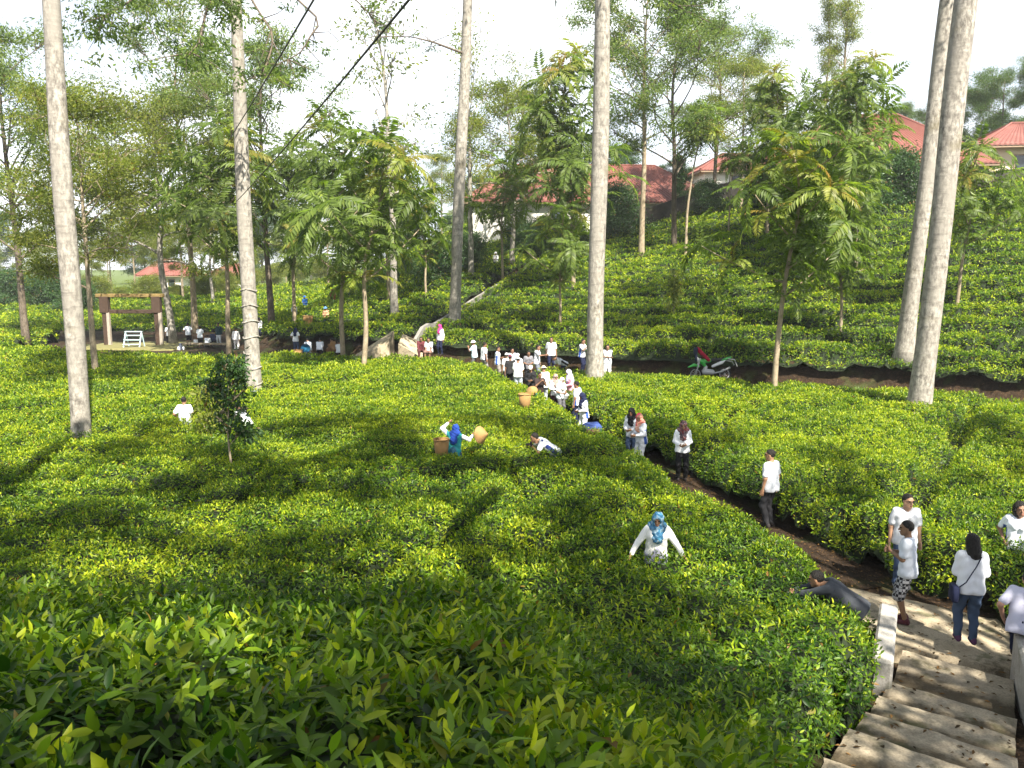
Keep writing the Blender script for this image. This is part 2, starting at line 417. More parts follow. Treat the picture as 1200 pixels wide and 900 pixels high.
BANDS = [(.9, 6, .07), (6, 11.5, .10), (11.5, 20, .14), (20, 32, .20), (32, 50, .30), (50, 78, .5), (78, 112, 1.0)]
def tea_field(f, name, label, y0, y1, xlo, xhi, group=None):
    CV, CT, LV, LQ, LT, LC = [], [], [], [], [], []
    nv = 0; nl = 0
    for (b0, b1, h) in BANDS:
        a0, a1 = max(b0, y0), min(b1, y1)
        if a1 <= a0: continue
        ys = np.arange(a0, a1 + h * .99, h); ys[-1] = a1
        m = 3.0 + .03 * a1; xm = .66 * (a1 + .8) + m
        xs = np.arange(max(xlo, -xm), min(xhi, xm) + h, h)
        if len(xs) < 2: continue
        X, Y = np.meshgrid(xs, ys); Z, E, GP = canopy(f, X, Y)
        keep = (E > -1.5 * h) & frust(X, Y, m)
        nx = len(xs); i = (np.arange(len(ys) - 1)[:, None] * nx + np.arange(nx - 1)[None]).ravel()
        k = keep.ravel(); e_ = E.ravel(); ok = k[i] & k[i + 1] & k[i + nx] & k[i + nx + 1] & (np.maximum(np.maximum(e_[i], e_[i + 1]), np.maximum(e_[i + nx], e_[i + nx + 1])) > 0); i = i[ok]
        if not len(i): continue
        out = (E < 0) & (E > -2 * h)
        if out.any():      # pull the rim of the canopy onto its true edge so that it has no stair steps
            xo, yo = X[out], Y[out]
            for _ in range(3):
                e0 = edge_dist(f, xo, yo); gx = (edge_dist(f, xo + .02, yo) - e0) / .02; gy = (edge_dist(f, xo, yo + .02) - e0) / .02
                q = gx * gx + gy * gy + 1e-3; st_ = np.clip(e0 / q, -.5 * h, .5 * h); xo = xo - st_ * gx; yo = yo - st_ * gy
            X = X.copy(); Y = Y.copy(); X[out] = xo; Y[out] = yo; Z[out] = canopy(f, xo, yo)[0]
        V = np.stack([X, Y, Z], -1).reshape(-1, 3)
        T = np.concatenate([np.stack([i, i + 1, i + nx + 1], -1), np.stack([i, i + nx + 1, i + nx], -1)])
        used = np.unique(T); mp = np.full(len(V), -1); mp[used] = np.arange(len(used))
        Vc = V[used]; Tc = mp[T]
        low = Vc.copy(); low[:, 2] -= .14 if a1 <= 6.1 else .05 + .0012 * a1
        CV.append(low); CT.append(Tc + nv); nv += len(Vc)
        # leaves, in shoots of k
        c = Vc[Tc].mean(1); d = np.hypot(c[:, 0], c[:, 1])
        fine = a1 <= 11.6
        kk = 6 if a1 <= 6.1 else (5 if fine else 3)
        LL = np.where(d < 6, .088, np.where(d < 12, .086, np.maximum(.078, .0036 * d)))
        dens = np.clip(5.4 / LL ** 2, 0, 860)
        if a1 <= 6.1: dens = dens * 1.9
        gp = GP.ravel()[used][Tc].mean(1); dens = dens * np.clip(1.12 - 1.5 * gp, .15, 1)
        inside = np.abs(c[:, 0]) < .66 * (c[:, 1] + .8) + .8
        dens = np.where(inside, dens, dens * .45)
        P, N = scatter_tri(Vc, Tc, dens / kk)
        dd = np.hypot(P[:, 0], P[:, 1]); n = len(P)
        L0 = np.where(dd < 6, .088, np.where(dd < 12, .086, np.maximum(.078, .0036 * dd)))
        patch = vnoise(P[:, 0] * .7, P[:, 1] * .7, 41); lift = rng.random(n)
        up = unit(N + np.array([0, 0, .6]) + rng.normal(0, .28, (n, 3)))
        az0 = rng.random(n) * 6.283; _, cid = cells((P[:, 0] + .5 * (vnoise(P[:, 0] * .8, P[:, 1] * .8, 31) - .5)) / 1.15, P[:, 1] + .5 * (vnoise(P[:, 0] * .8, P[:, 1] * .8, 32) - .5), 3)
        age_s = np.clip(rng.normal(.45 + .36 * (patch - .5) + .26 * (cid - .5), .2, n), 0, 1)
        Tn = unit(np.cross(up, rng.normal(0, 1, (n, 3)))); Bn = np.cross(up, Tn)
        if fine: age_s = age_s - .14
        for j in range(kk):
            az = az0 + j * 2.4 + rng.normal(0, .25, n)
            # upper leaves of the shoot stand up and are young, lower ones spread out and are old
            q = j / max(kk - 1, 1)
            el = np.clip(rng.normal(1.05 - 1.0 * q, .28, n), -.35, 1.45)
            out = np.cos(az)[:, None] * Tn + np.sin(az)[:, None] * Bn
            A = unit(out * np.cos(el)[:, None] + up * np.sin(el)[:, None])
            Nl = unit(up * np.cos(el)[:, None] - out * np.sin(el)[:, None] + rng.normal(0, .18, (n, 3)))
            l = L0 * (1.08 - .0 * q) * np.where(q < .3, .72, 1.0) * rng.uniform(.7, 1.3, n)
            pos = P + up * (.03 + .05 * (1 - q) - .05 * q + (.05 if not fine else .16) * (lift - (0 if not fine else .55)))[:, None]
            g = np.clip(age_s + .38 * (.55 - q) + rng.normal(0, .1, n), 0, 1)
            br = (rng.random(n) < .012) * rng.uniform(.3, .9, n)
            cc = np.stack([rng.random(n), g, br], -1)
            if fine:
                v, ff = leaves_fine(pos, A, Nl, l, l * rng.uniform(.31, .41, n), rng.uniform(.05, .38, n))
                LQ.append(ff[0] + nl); LT.append(ff[1] + nl); LC.append(np.repeat(cc, 10, 0))
            else:
                v, ff = leaves_simple(pos, A, Nl, l, l * rng.uniform(.34, .46, n))
                LQ.append(ff + nl); LC.append(np.repeat(cc, 4, 0))
            LV.append(v); nl += len(v)
    V = np.concatenate(LV + CV); Q = np.concatenate(LQ); T = [t for t in LT]
    Tu = np.concatenate([t + nl for t in CT])
    F = [Q] + ([np.concatenate(T)] if T else []) + [Tu]
    nq = len(Q) + (sum(len(t) for t in T))
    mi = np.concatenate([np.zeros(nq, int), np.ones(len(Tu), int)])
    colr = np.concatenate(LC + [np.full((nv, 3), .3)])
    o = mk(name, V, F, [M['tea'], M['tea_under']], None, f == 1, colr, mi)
    tag(o, label, 'tea bushes', group, 'stuff')
    print(name, len(V), 'verts')
    return o
tea_field(1, 'tea_hedge', 'big leaved dark green tea bushes on the near slope beside the stairs', .9, 11.5, -14, 6)
tea_field(2, 'tea_field', 'flat trimmed tea field left of the trench path with dappled sun', 11.5, 62, -60, 6)
tea_field(3, 'tea_field', 'flat trimmed tea field right of the trench path below the bank', 7.5, 36.5, 0, 30)
tea_field(4, 'tea_field', 'tea rows on the rising slope below the red roofed houses', 22, 112, -6, 78)
tea_field(5, 'tea_field', 'bright tea field on the low hill left of the diagonal stair', 40, 112, -75, 16)
# ------------------------------------------------------------------ stairs, path, walls, houses, gate, cables
U = np.array([.62, .785]); Vv = np.array([.785, -.62])
def irregular_slab(name, corners, z0, z1, mat, parent=None, seed=0, n=10, rough=.03, dirty=False):
    """a slab over a quad (counter-clockwise corners) with a worn, uneven top and chipped front edge"""
    c = np.asarray(corners, float); r = np.random.default_rng(seed)
    u = np.linspace(0, 1, n + 1); v = np.linspace(0, 1, 11)
    Ug, Vg = np.meshgrid(u, v)
    P = (c[0] * ((1 - Ug) * (1 - Vg))[..., None] + c[1] * (Ug * (1 - Vg))[..., None] + c[2] * (Ug * Vg)[..., None] + c[3] * ((1 - Ug) * Vg)[..., None])
    P = P + rough * (np.stack([vnoise(P[..., 0] * 11, P[..., 1] * 11, seed), vnoise(P[..., 0] * 11, P[..., 1] * 11, seed + 3)], -1) - .5)
    Z = z1 + rough * 1.2 * (vnoise(P[..., 0] * 4, P[..., 1] * 4, seed + 7) - .5)
    edge = (Ug == 0) | (Ug == 1) | (Vg == 0) | (Vg == 1)
    top = np.concatenate([P, (Z - .014 * edge)[..., None]], -1).reshape(-1, 3)
    nx = n + 1; ny = 11
    i = (np.arange(ny - 1)[:, None] * nx + np.arange(nx - 1)[None]).ravel()
    F = np.stack([i, i + 1, i + nx + 1, i + nx], -1)
    ring = list(range(nx)) + [k * nx + nx - 1 for k in range(1, ny)] + [(ny - 1) * nx + k for k in range(nx - 2, -1, -1)] + [k * nx for k in range(ny - 2, 0, -1)]
    low = top[ring].copy(); low[:, 2] = z0; m = len(ring); b = len(top)
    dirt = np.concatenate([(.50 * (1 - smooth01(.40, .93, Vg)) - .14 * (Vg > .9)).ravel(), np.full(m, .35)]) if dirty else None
    S = np.array([(ring[(k + 1) % m], ring[k], b + k, b + (k + 1) % m) for k in range(m)])
    return mk(name, np.concatenate([top, low]), [np.concatenate([F, S])], mat, parent, not dirty, np.repeat(dirt[:, None], 3, 1) if dirty else None)

st = tag(empty('concrete_stairs', (5, 9, 0)), 'worn mossy concrete stairs coming down to the trench path', 'stairs')
LP = np.array([(5.55, 10.75), (4.82, 9.60), (4.38, 8.98), (3.97, 8.40), (3.52, 7.80), (2.98, 7.08), (2.6, 6.35), (2.35, 5.6), (2.15, 4.85), (2.0, 4.1)])
WID = [1.35, 1.38, 1.4, 1.45, 1.55, 1.65, 1.7, 1.7, 1.7, 1.7]
VD = [Vv + 0] * 6 + [unit(np.array([.9, -.42])), unit(np.array([.95, -.3])), unit(np.array([.97, -.2])), unit(np.array([1., -.1]))]
SOFF = np.array([5., 9.])
for k in range(len(LP) - 1):
    a = LP[k]; bk = LP[k + 1] - unit(LP[k] - LP[k + 1]) * .10
    z = .15 * (k + 1)
    r1 = a + VD[k] * WID[k]; r2 = bk + VD[k + 1] * WID[k + 1]
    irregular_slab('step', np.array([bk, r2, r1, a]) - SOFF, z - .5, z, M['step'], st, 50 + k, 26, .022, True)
# landing and path in front of the lowest step
o = irregular_slab('concrete_path', np.array([(5.0, 11.4), (5.5, 10.5), (7.3, 10.15), (7.65, 12.0), (7.1, 13.5), (5.55, 13.4)])[[0, 2, 3, 5]], -.3, .045, M['concrete'], None, 77, 20, .04)
tag(o, 'sunlit pale concrete landing at the foot of the stairs', 'path', kind='structure')
def strip(name, pts, w, z, mat, label, cat, kind='structure'):
    pts = np.asarray(pts, float); T = unit(np.gradient(pts, axis=0)); Nn = np.stack([-T[:, 1], T[:, 0]], -1)
    V = []; n = len(pts)
    for s in (-1, 1):
        q = pts + Nn * s * w / 2 + .08 * (np.stack([vnoise(pts[:, 0] * 3 + s, pts[:, 1] * 3, 5), vnoise(pts[:, 0] * 3, pts[:, 1] * 3 + s, 6)], -1) - .5)
        V.append(np.concatenate([q, ground(q[:, 0], q[:, 1])[:, None] + z], 1))
    V = np.concatenate(V + [V[0] - [0, 0, .25], V[1] - [0, 0, .25]])
    i = np.arange(n - 1)
    F = np.concatenate([np.stack([i, i + 1, i + n + 1, i + n], -1)[:, ::-1], np.stack([i, i + 1, i + 2 * n + 1, i + 2 * n], -1), np.stack([i + n + 1, i + n, i + 3 * n, i + 3 * n + 1], -1)])
    return tag(mk(name, V, F, mat, None, True), label, cat, kind=kind)
yy = np.linspace(13.2, 38, 60)
strip('trench_path', np.stack([(Ledge(yy) + Redge(yy)) / 2 + .05, yy], -1), .75, .035, M['soil'], 'narrow earth path along the bottom of the trench', 'path')
yy = np.linspace(20.5, 27, 24)
strip('concrete_kerb', np.stack([Ledge(yy) + .18, yy], -1), .22, .16, M['concrete'], 'low pale concrete kerb along the left of the trench path', 'kerb', None)

def stair_wall(name, p0, p1, w, h, zb, label):
    p0 = np.asarray(p0); p1 = np.asarray(p1); d = unit(p1 - p0); n = np.array([-d[1], d[0]]); c = (p0 + p1) / 2
    L = np.linalg.norm(p1 - p0)
    m = MB(); m.box((0, 0, (h + zb) / 2), (L, w, h - zb), 0, None, .03)
    o = m.build(name, M['concrete_clean']); o.location = (c[0], c[1], 0); o.rotation_euler = (0, 0, math.atan2(d[1], d[0]))
    return tag(o, label, 'low wall')
stair_wall('stair_wall', (5.50, 11.15), (4.62, 9.42), .24, .66, -.2, 'short smooth concrete side wall at the left foot of the stairs')
stair_wall('stair_wall', (6.92, 10.25), (5.95, 8.3), .26, .66, -.3, 'concrete side wall at the right foot of the stairs with a person sitting on it')

# diagonal stair on the hill: steps in a trench with a pale sloping wall
hs = tag(empty('hill_stairs', (-6.2, 43.5, 0)), 'long concrete stair with a pale side wall climbing between the two hill fields', 'stairs')
m = MB(); m2 = MB(); HO = np.array([-6.2, 43.5])
ys = np.arange(42.8, 73, .8)
for y in ys:
    x = dline(y) - .3; z = float(ground(x, y)) + .08
    m.box((x - HO[0], y - HO[1], z - .25), (1.0, .82, .5), -.33)
m.build('steps', M['concrete'], hs)
ys = np.linspace(42.6, 73, 40); xs = dline(ys) + .32
zt = np.maximum(ground(xs + .3, ys) + np.interp(ys, [42, 49, 60, 73], [.82, .6, .45, .3]), .75); zt[:3] = [.62, .8, 1.0]
V = []
for s in (-.09, .09):
    V.append(np.stack([xs + s - HO[0], ys - HO[1], zt], -1)); V.append(np.stack([xs + s - HO[0], ys - HO[1], zt - 1.7], -1))
n = len(ys); i = np.arange(n - 1); V = np.concatenate(V)
F = np.concatenate([np.stack([i, i + n, i + n + 1, i + 1], -1), np.stack([i, i + 1, i + 2 * n + 1, i + 2 * n], -1), np.stack([i + 2 * n, i + 2 * n + 1, i + 3 * n + 1, i + 3 * n], -1), np.array([(0, 2 * n, 3 * n, n)])])
mk('side_wall', V, F, M['stone'], hs)
# flared retaining wall at the foot of that stair (people sit on it)
V = np.array([(-8.6, 43.9, .3), (-7.4, 43.2, 1.1), (-6.6, 43.3, 1.75), (-5.9, 44.0, 2.2), (-6.0, 42.3, .3), (-4.6, 42.2, .3), (-5.0, 43.2, 1.1), (-5.6, 44.2, 2.1), (-8.6, 45.2, .3), (-5, 45.6, .3)])
m = MB(); 
def prism(poly, z0, zt):
    poly = np.asarray(poly, float); n = len(poly)
    Vp = np.concatenate([np.c_[poly, np.full(n, z0)], np.c_[poly, zt]])
    S = np.array([(k, (k + 1) % n, n + (k + 1) % n, n + k) for k in range(n)])
    T = np.array([(n, n + k, n + k + 1) for k in range(1, n - 1)])
    return Vp, [S, T]
m.add(*prism([(-8.9, 43.4), (-7.0, 42.7), (-6.55, 42.75), (-6.55, 44.6), (-8.9, 44.3)], -.1, [.55, 1.35, 1.75, 2.1, .6]))
m.add(*prism([(-6.05, 42.6), (-5.2, 42.2), (-4.3, 42.3), (-5.3, 44.3), (-6.05, 44.4)], -.1, [1.5, 1.1, .5, 1.6, 1.9]))
m.add(*prism([(-7.0, 42.1), (-5.3, 41.7), (-5.15, 42.25), (-7.1, 42.75)], -.1, [.62, .6, .75, .8]))
o = m.build('flared_wall', M['concrete']); tag(o, 'pale flared concrete wall at the foot of the hill stair', 'wall')

# ------------------------------------------------------------------ houses
def roof_mat():
    t = NT('roof_red'); co = t.coord('Generated'); ob = t.coord()
    n = t.noise(3, 5, ob); n2 = t.noise(.7, 4, ob)
    c = t.mix(n, (.14, .047, .037), (.215, .08, .063)); c = t.mix(t.ramp(n2, [(.5, (0, 0, 0)), (.7, (.6,) * 3)]), c, (.22, .11, .09))
    t.base(c).rough(.6, .3); return t.m
M['roof'] = roof_mat()
M['cream'] = simple('wall_cream', (.62, .54, .38), .85, 2, .12)
M['white'] = simple('wall_white', (.72, .70, .66), .85, 2, .1)
M['glassd'] = simple('window_glass', (.03, .04, .045), .1, 2, .2, .6)
M['fascia'] = simple('fascia_wood', (.30, .22, .15), .8, 3, .2)
def hip_roof(m, w, d, z, h, over, ridge, rib=.35):
    """corrugated hip roof as ribbed strips on four slopes"""
    W, D = w / 2 + over, d / 2 + over; r = ridge / 2
    eave = [(-W, -D, z), (W, -D, z), (W, D, z), (-W, D, z)]; rg = [(-r, 0, z + h), (r, 0, z + h)]
    faces = [(eave[0], eave[1], rg[1], rg[0]), (eave[1], eave[2], rg[1], rg[1]), (eave[2], eave[3], rg[0], rg[1]), (eave[3], eave[0], rg[0], rg[0])]
    for a, b, c, e in faces:
        a, b, c, e = map(np.array, (a, b, c, e)); n = max(4, int(np.linalg.norm(b - a) / rib))
        t = np.linspace(0, 1, 2 * n + 1)[:, None]
        lo = a + (b - a) * t; hi = e + (c - e) * t
        nn = unit(np.cross(b - a, e - a)); off = (np.arange(2 * n + 1) % 2)[:, None] * .06 * nn
        lo = lo + off; hi = hi + off
        V = np.concatenate([lo, hi, lo - [0, 0, .12]]); k = np.arange(2 * n); q = 2 * n + 1
        m.add(V, [np.concatenate([np.stack([k, k + 1, k + 1 + q, k + q], -1), np.stack([k + 1, k, k + 2 * q, k + 1 + 2 * q], -1)])])
    for p, q in ((rg[0], rg[1]), (eave[0], rg[0]), (eave[1], rg[1]), (eave[2], rg[1]), (eave[3], rg[0])):
        p = np.array(p); q = np.array(q)
        m.tube(np.stack([p + [0, 0, .07], q + [0, 0, .07]]), .09, 6)
def house(px, w, d, hw, hr, ridge, loc, rz, wallm, label, wins, over=.7):
    h = tag(empty('house', loc, rz), label, 'house')
    m = MB(); m.box((0, 0, hw / 2 - 1), (w, d, hw + 2)); m.build('wall', wallm, h)
    m = MB(); hip_roof(m, w, d, hw, hr, over, ridge); m.build('roof', M['roof'], h)
    m = MB()
    for s in (-1, 1):
        m.box((0, s * (d / 2 + over - .06), hw - .14), (w + 2 * over - .2, .05, .2)); m.box((s * (w / 2 + over - .06), 0, hw - .14), (.05, d + 2 * over - .3, .2))
    m.box((0, 0, hw - .05), (w + 2 * over - .16, d + 2 * over - .16, .04))
    m.build('eave', M['fascia'], h)
    for (x, side, ww, hh, zz) in wins:
        f = MB(); y = -d / 2 - .03
        p = (x, y, zz) if side == 0 else (-w / 2 - .03, x, zz)
        sz = lambda a, b: (a, .08, b) if side == 0 else (.08, a, b)
        for sx in (-1, 1):
            q = (p[0] + sx * ww / 2, p[1], zz) if side == 0 else (p[0], p[1] + sx * ww / 2, zz); f.box(q, sz(.08, hh + .08))
        for szz in (-1, 1): f.box((p[0], p[1], zz + szz * hh / 2), sz(ww - .08, .08))
        fr = f.build('window', M['fascia'], h)
        g = MB(); g.box((p[0], p[1], zz), sz(ww - .1, hh - .1) if side == 0 else sz(ww - .1, hh - .1)); gl = g.build('pane', M['glassd'], fr); gl.scale = (1, 1, 1)
    return h
p = at_y(1030, 195, 64); house(0, 15, 10, 3.4, 4.4, 5.0, (p[0] + 0, 67, p[2] - 3.5), -.1, M['stone'], 'grey stone house with big red hipped roof behind the upper slope', [(-4.5, 0, 1.2, 1.3, 1.9), (-1.0, 0, 1.2, 1.3, 1.9), (3.5, 0, 1.2, 1.3, 1.9)])
p = at_y(1215, 166, 62); house(0, 9, 8, 3.2, 2.2, 3.0, (p[0] + 2.0, 66, p[2] - 3.4), -.15, M['cream'], 'cream walled house with red roof above the dark wall at far right', [(-2.2, 0, 1.0, 1.2, 1.9), (2.0, 0, 1.0, 1.2, 1.9)], .9)
p = at_y(745, 240, 80); house(0, 24, 10, 2.9, 4.0, 14.0, (p[0] - 4.5, 84, p[2] - 2.7), .05, M['white'], 'long low house with red roof behind the dark wall at the centre', [(-3.5, 0, 1.2, 1.2, 1.7), (2.8, 0, 1.2, 1.2, 1.7)])
p = at_y(880, 192, 84); house(0, 12, 8, 2.8, 2.2, 6.0, (p[0] + 2, 92, p[2] - 3), .05, M['white'], 'far house whose red roof shows between trunks right of the centre house', [(-2.5, 0, 1.2, 1.2, 1.7)])
p = at_y(150, 345, 105); house(0, 5.5, 6, 2.6, 2.2, 2.0, (p[0], 118, p[2] - .2), .1, M['white'], 'far white house with pinkish red roof behind the wooden gate', [(-1.2, 0, .9, 1.0, 1.5), (1.2, 0, .9, 1.0, 1.5)])
p = at_y(215, 345, 105); house(0, 5, 5, 2.5, 1.6, 2.2, (p[0] + 1, 122, p[2] - .2), -.1, M['white'], 'smaller far white house just right of the pinkish roofed one', [(-1.1, 0, .8, 1.0, 1.4), (1.1, 0, .8, 1.0, 1.4)])

def block_wall(pts, h, w, mat, label):
    pts = np.asarray(pts, float); o = tag(empty('retaining_wall', (*pts[0], 0)), label, 'wall')
    T = unit(np.gradient(pts, axis=0)); Nn = np.stack([-T[:, 1], T[:, 0]], -1); zb = ground(pts[:, 0], pts[:, 1]); zt = zb + h
    V = []
    for s in (-.5, .5):
        q = pts + Nn * s * w - pts[0]; V += [np.c_[q, zt], np.c_[q, zb - .8]]
    n = len(pts); V = np.concatenate(V); i = np.arange(n - 1)
    F = np.concatenate([np.stack([i, i + 2 * n, i + 2 * n + 1, i + 1], -1)[:, ::-1], np.stack([i, i + 1, i + n + 1, i + n], -1)[:, ::-1], np.stack([i + 2 * n, i + 3 * n, i + 3 * n + 1, i + 2 * n + 1], -1)[:, ::-1]])
    mk('wall', V, F, mat, o)
    cp = MB()
    for k in range(n - 1):
        a, b = pts[k] - pts[0], pts[k + 1] - pts[0]; L = np.linalg.norm(b - a)
        za, zbb = zt[k], zt[k + 1]; ang = math.atan2(b[1] - a[1], b[0] - a[0])
        mid = (a + b) / 2; V4 = []
        d = (b - a) / L; nn = np.array([-d[1], d[0]]) * (w / 2 + .05)
        for (q, z) in ((a, za), (b, zbb)):
            for s in (-1, 1):
                V4 += [(*(q + s * nn), z + .003), (*(q + s * nn), z + .10)]
        V4 = np.array(V4); cp.add(V4, [np.array([(0, 1, 5, 4), (3, 2, 6, 7), (1, 3, 7, 5), (2, 0, 4, 6), (0, 2, 3, 1), (4, 5, 7, 6)])])
    cp.build('coping', mat, o)
    return o
def ywall(px, y): return (float(at_y(px, 300, y)[0]), y)
block_wall([ywall(700, 77), ywall(760, 76), ywall(830, 75), ywall(905, 73)], 1.9, .4, M['stone_dark'], 'dark stone retaining wall at the top of the slope under the centre house')
block_wall([ywall(940, 60), ywall(985, 59.5), ywall(1030, 59)], 1.7, .4, M['stone'], 'pale grey stone wall in front of the big red roofed house')
block_wall([ywall(1075, 59.5), ywall(1140, 60), ywall(1200, 61), ywall(1290, 62)], 1.5, .4, M['stone_dark'], 'dark mossy wall along the top of the tea at far right')

# ------------------------------------------------------------------ wooden gate frame, bench ladder
M['wood_dark'] = simple('wood_dark', (.055, .035, .025), .85, 5, .45, .2, .4)
M['wood_grey'] = simple('wood_grey', (.30, .26, .22), .85, 5, .3, .2, .3)
M['wood_moss'] = simple('wood_moss', (.17, .12, .045), .9, 3, .6, .2, .3)
gx0 = at_y(126, 405, 57.5); gx1 = at_y(186, 400, 57.5); gw = gx1[0] - gx0[0]
gz = float(ground(gx0[0], 57.5)); zt_ = at_y(150, 348, 57.5)[2]
g = tag(empty('gate_frame', (gx0[0], 57.5, gz)), 'tall dark wooden gate frame with two cross beams beside the far picnic group', 'gate')
H = zt_ - gz
for x in (0, gw):
    m = MB(); m.box((x, 0, H / 2 - .2), (.34, .34, H + .4), 0, None, .03); pst = m.build('post', M['wood_dark'], g)
    m = MB(); m.box((x + .26, -.1, H * .34), (.2, .26, H * .68), 0, None, .02); m.build('brace_post', M['wood_grey'], g)
    m = MB(); m.box((x + .02, -.02, H * .84), (.62, .46, H * .34), 0, None, .04); m.build('cladding', M['wood_dark'], g)
m = MB(); m.box((gw / 2, 0, H + .1), (gw + 1.1, .42, .26), 0, None, .04); m.build('top_beam', M['wood_moss'], g)
m = MB(); m.box((gw / 2, 0, H * .70), (gw - .62, .22, .28), 0, None, .03); m.build('cross_beam', M['wood_dark'], g)
o = irregular_slab('gate_ground', [(gx0[0] - 1.0, 54.5), (gx1[0] + 2.4, 53.8), (gx1[0] + 3.5, 60), (gx0[0] - 1.2, 60)], gz - .4, gz + .05, simple('dry_turf', (.15, .14, .055), .95, 4, .5), None, 5, 14, .1)
tag(o, 'bare trodden turf under the gate', 'ground', kind='structure')
p = at_y(157, 409, 55.8); gzz = float(ground(p[0], 55.8)) + .06
M['blue_paint'] = simple('paint_pale_blue', (.42, .56, .60), .5, 6, .15)
b = tag(empty('step_bench', (p[0], 55.8, gzz)), 'pale blue stepped bench standing in the gate', 'bench')
for s in (-.55, .55):
    m = MB(); m.tube([(s, -.35, 0), (s, .1, 1.05)], .045, 6); m.build('leg', M['blue_paint'], b)
    m = MB(); m.tube([(s, .45, 0), (s, .1, 1.05)], .04, 6); m.build('leg', M['blue_paint'], b)
for k, (yy_, z) in enumerate(((-.3, .2), (-.15, .5), (.0, .8), (.1, 1.06))):
    m = MB(); m.box((0, yy_, z), (1.16, .2, .05)); m.build('step', M['blue_paint'], b)

# ------------------------------------------------------------------ overhead cables
M['cable'] = simple('cable_black', (.012, .012, .013), .5, 5, .1)
def cable(a, b, sag, r, label):
    t = np.linspace(0, 1, 40)[:, None]; P = np.asarray(a) * (1 - t) + np.asarray(b) * t; P[:, 2] -= sag * 4 * (t * (1 - t))[:, 0]
    V, F = tube(P, r, 6); tag(mk('power_cable', V, F, M['cable'], None, True), label, 'cable')
def extend(a, b, k): return np.asarray(a) + (np.asarray(b) - np.asarray(a)) * k
a = at_y(277, 236, 31.6); b = at_y(470, 0, 9.0); cable(a, extend(a, b, 1.35), .12, .014, 'thick black cable running up from the ringed trunk to the top edge')
a = at_y(240, 205, 52); b = at_y(358, 0, 10.0); cable(a, extend(a, b, 1.3), .2, .012, 'thinner black cable crossing in front of the ringed trunk')
# dry leaves and twigs lying on the steps, the landing and the trench floor
r = np.random.default_rng(8); n = 900
y = r.uniform(4.5, 24, n); x = Ledge(y) + np.where(y < 11.5, r.uniform(.1, 2.2, n), r.uniform(.1, 1, n) * (Redge(y) - Ledge(y)))
z = ground(x, y) + .05
for k in range(len(LP) - 1):
    a = LP[k]; b = LP[k + 1]; dv = unit(a - b); nv = VD[k]
    s = (x - b[0]) * dv[0] + (y - b[1]) * dv[1]; w_ = (x - b[0]) * nv[0] + (y - b[1]) * nv[1]
    ins = (s > -.05) & (s < np.linalg.norm(a - b) - .04) & (w_ > 0) & (w_ < WID[k]); z = np.where(ins, .15 * (k + 1) + .016, z)
z = np.where((y > 10.2) & (y < 13.4) & (x > 5.3) & (x < 7.3), np.maximum(z, .075), z)
A = unit(np.stack([r.normal(0, 1, n), r.normal(0, 1, n), r.normal(0, .12, n)], -1)); N = unit(np.stack([r.normal(0, .2, n), r.normal(0, .2, n), np.ones(n)], -1)); l = r.uniform(.03, .09, n)
V, F = leaves_simple(np.stack([x, y, z], -1), A, unit(np.cross(np.cross(A, N), A)), l, l * .45)
tag(mk('leaf_litter', V, [F], leaf_mat('dry_leaf', (.03, .02, .01), (.09, .05, .02), (.18, .10, .035), .1, .8, .1), None, False, np.repeat(r.random((n, 3)) * [1, 1, 0], 4, 0)), 'dry brown leaves scattered over the steps and the trench floor', 'leaf litter', kind='stuff')
# ------------------------------------------------------------------ trees
def leaf_quads(P, A, l, w, r):
    n = len(P); N = unit(r.normal(0, 1, (n, 3)) + [0, 0, .5]); S = unit(np.cross(A, N)); N = np.cross(S, A)
    return leaves_simple(P, A, N, l, w, .12)

def wob(P, amp, seed):
    r = np.random.default_rng(seed); n = len(P); k = np.linspace(0, 1, n)
    for ax in (0, 1):
        P[:, ax] += amp * (np.sin(k * r.uniform(3, 6) + r.uniform(0, 6)) * k + .4 * np.sin(k * r.uniform(9, 14) + r.uniform(0, 6)) * k)
    return P

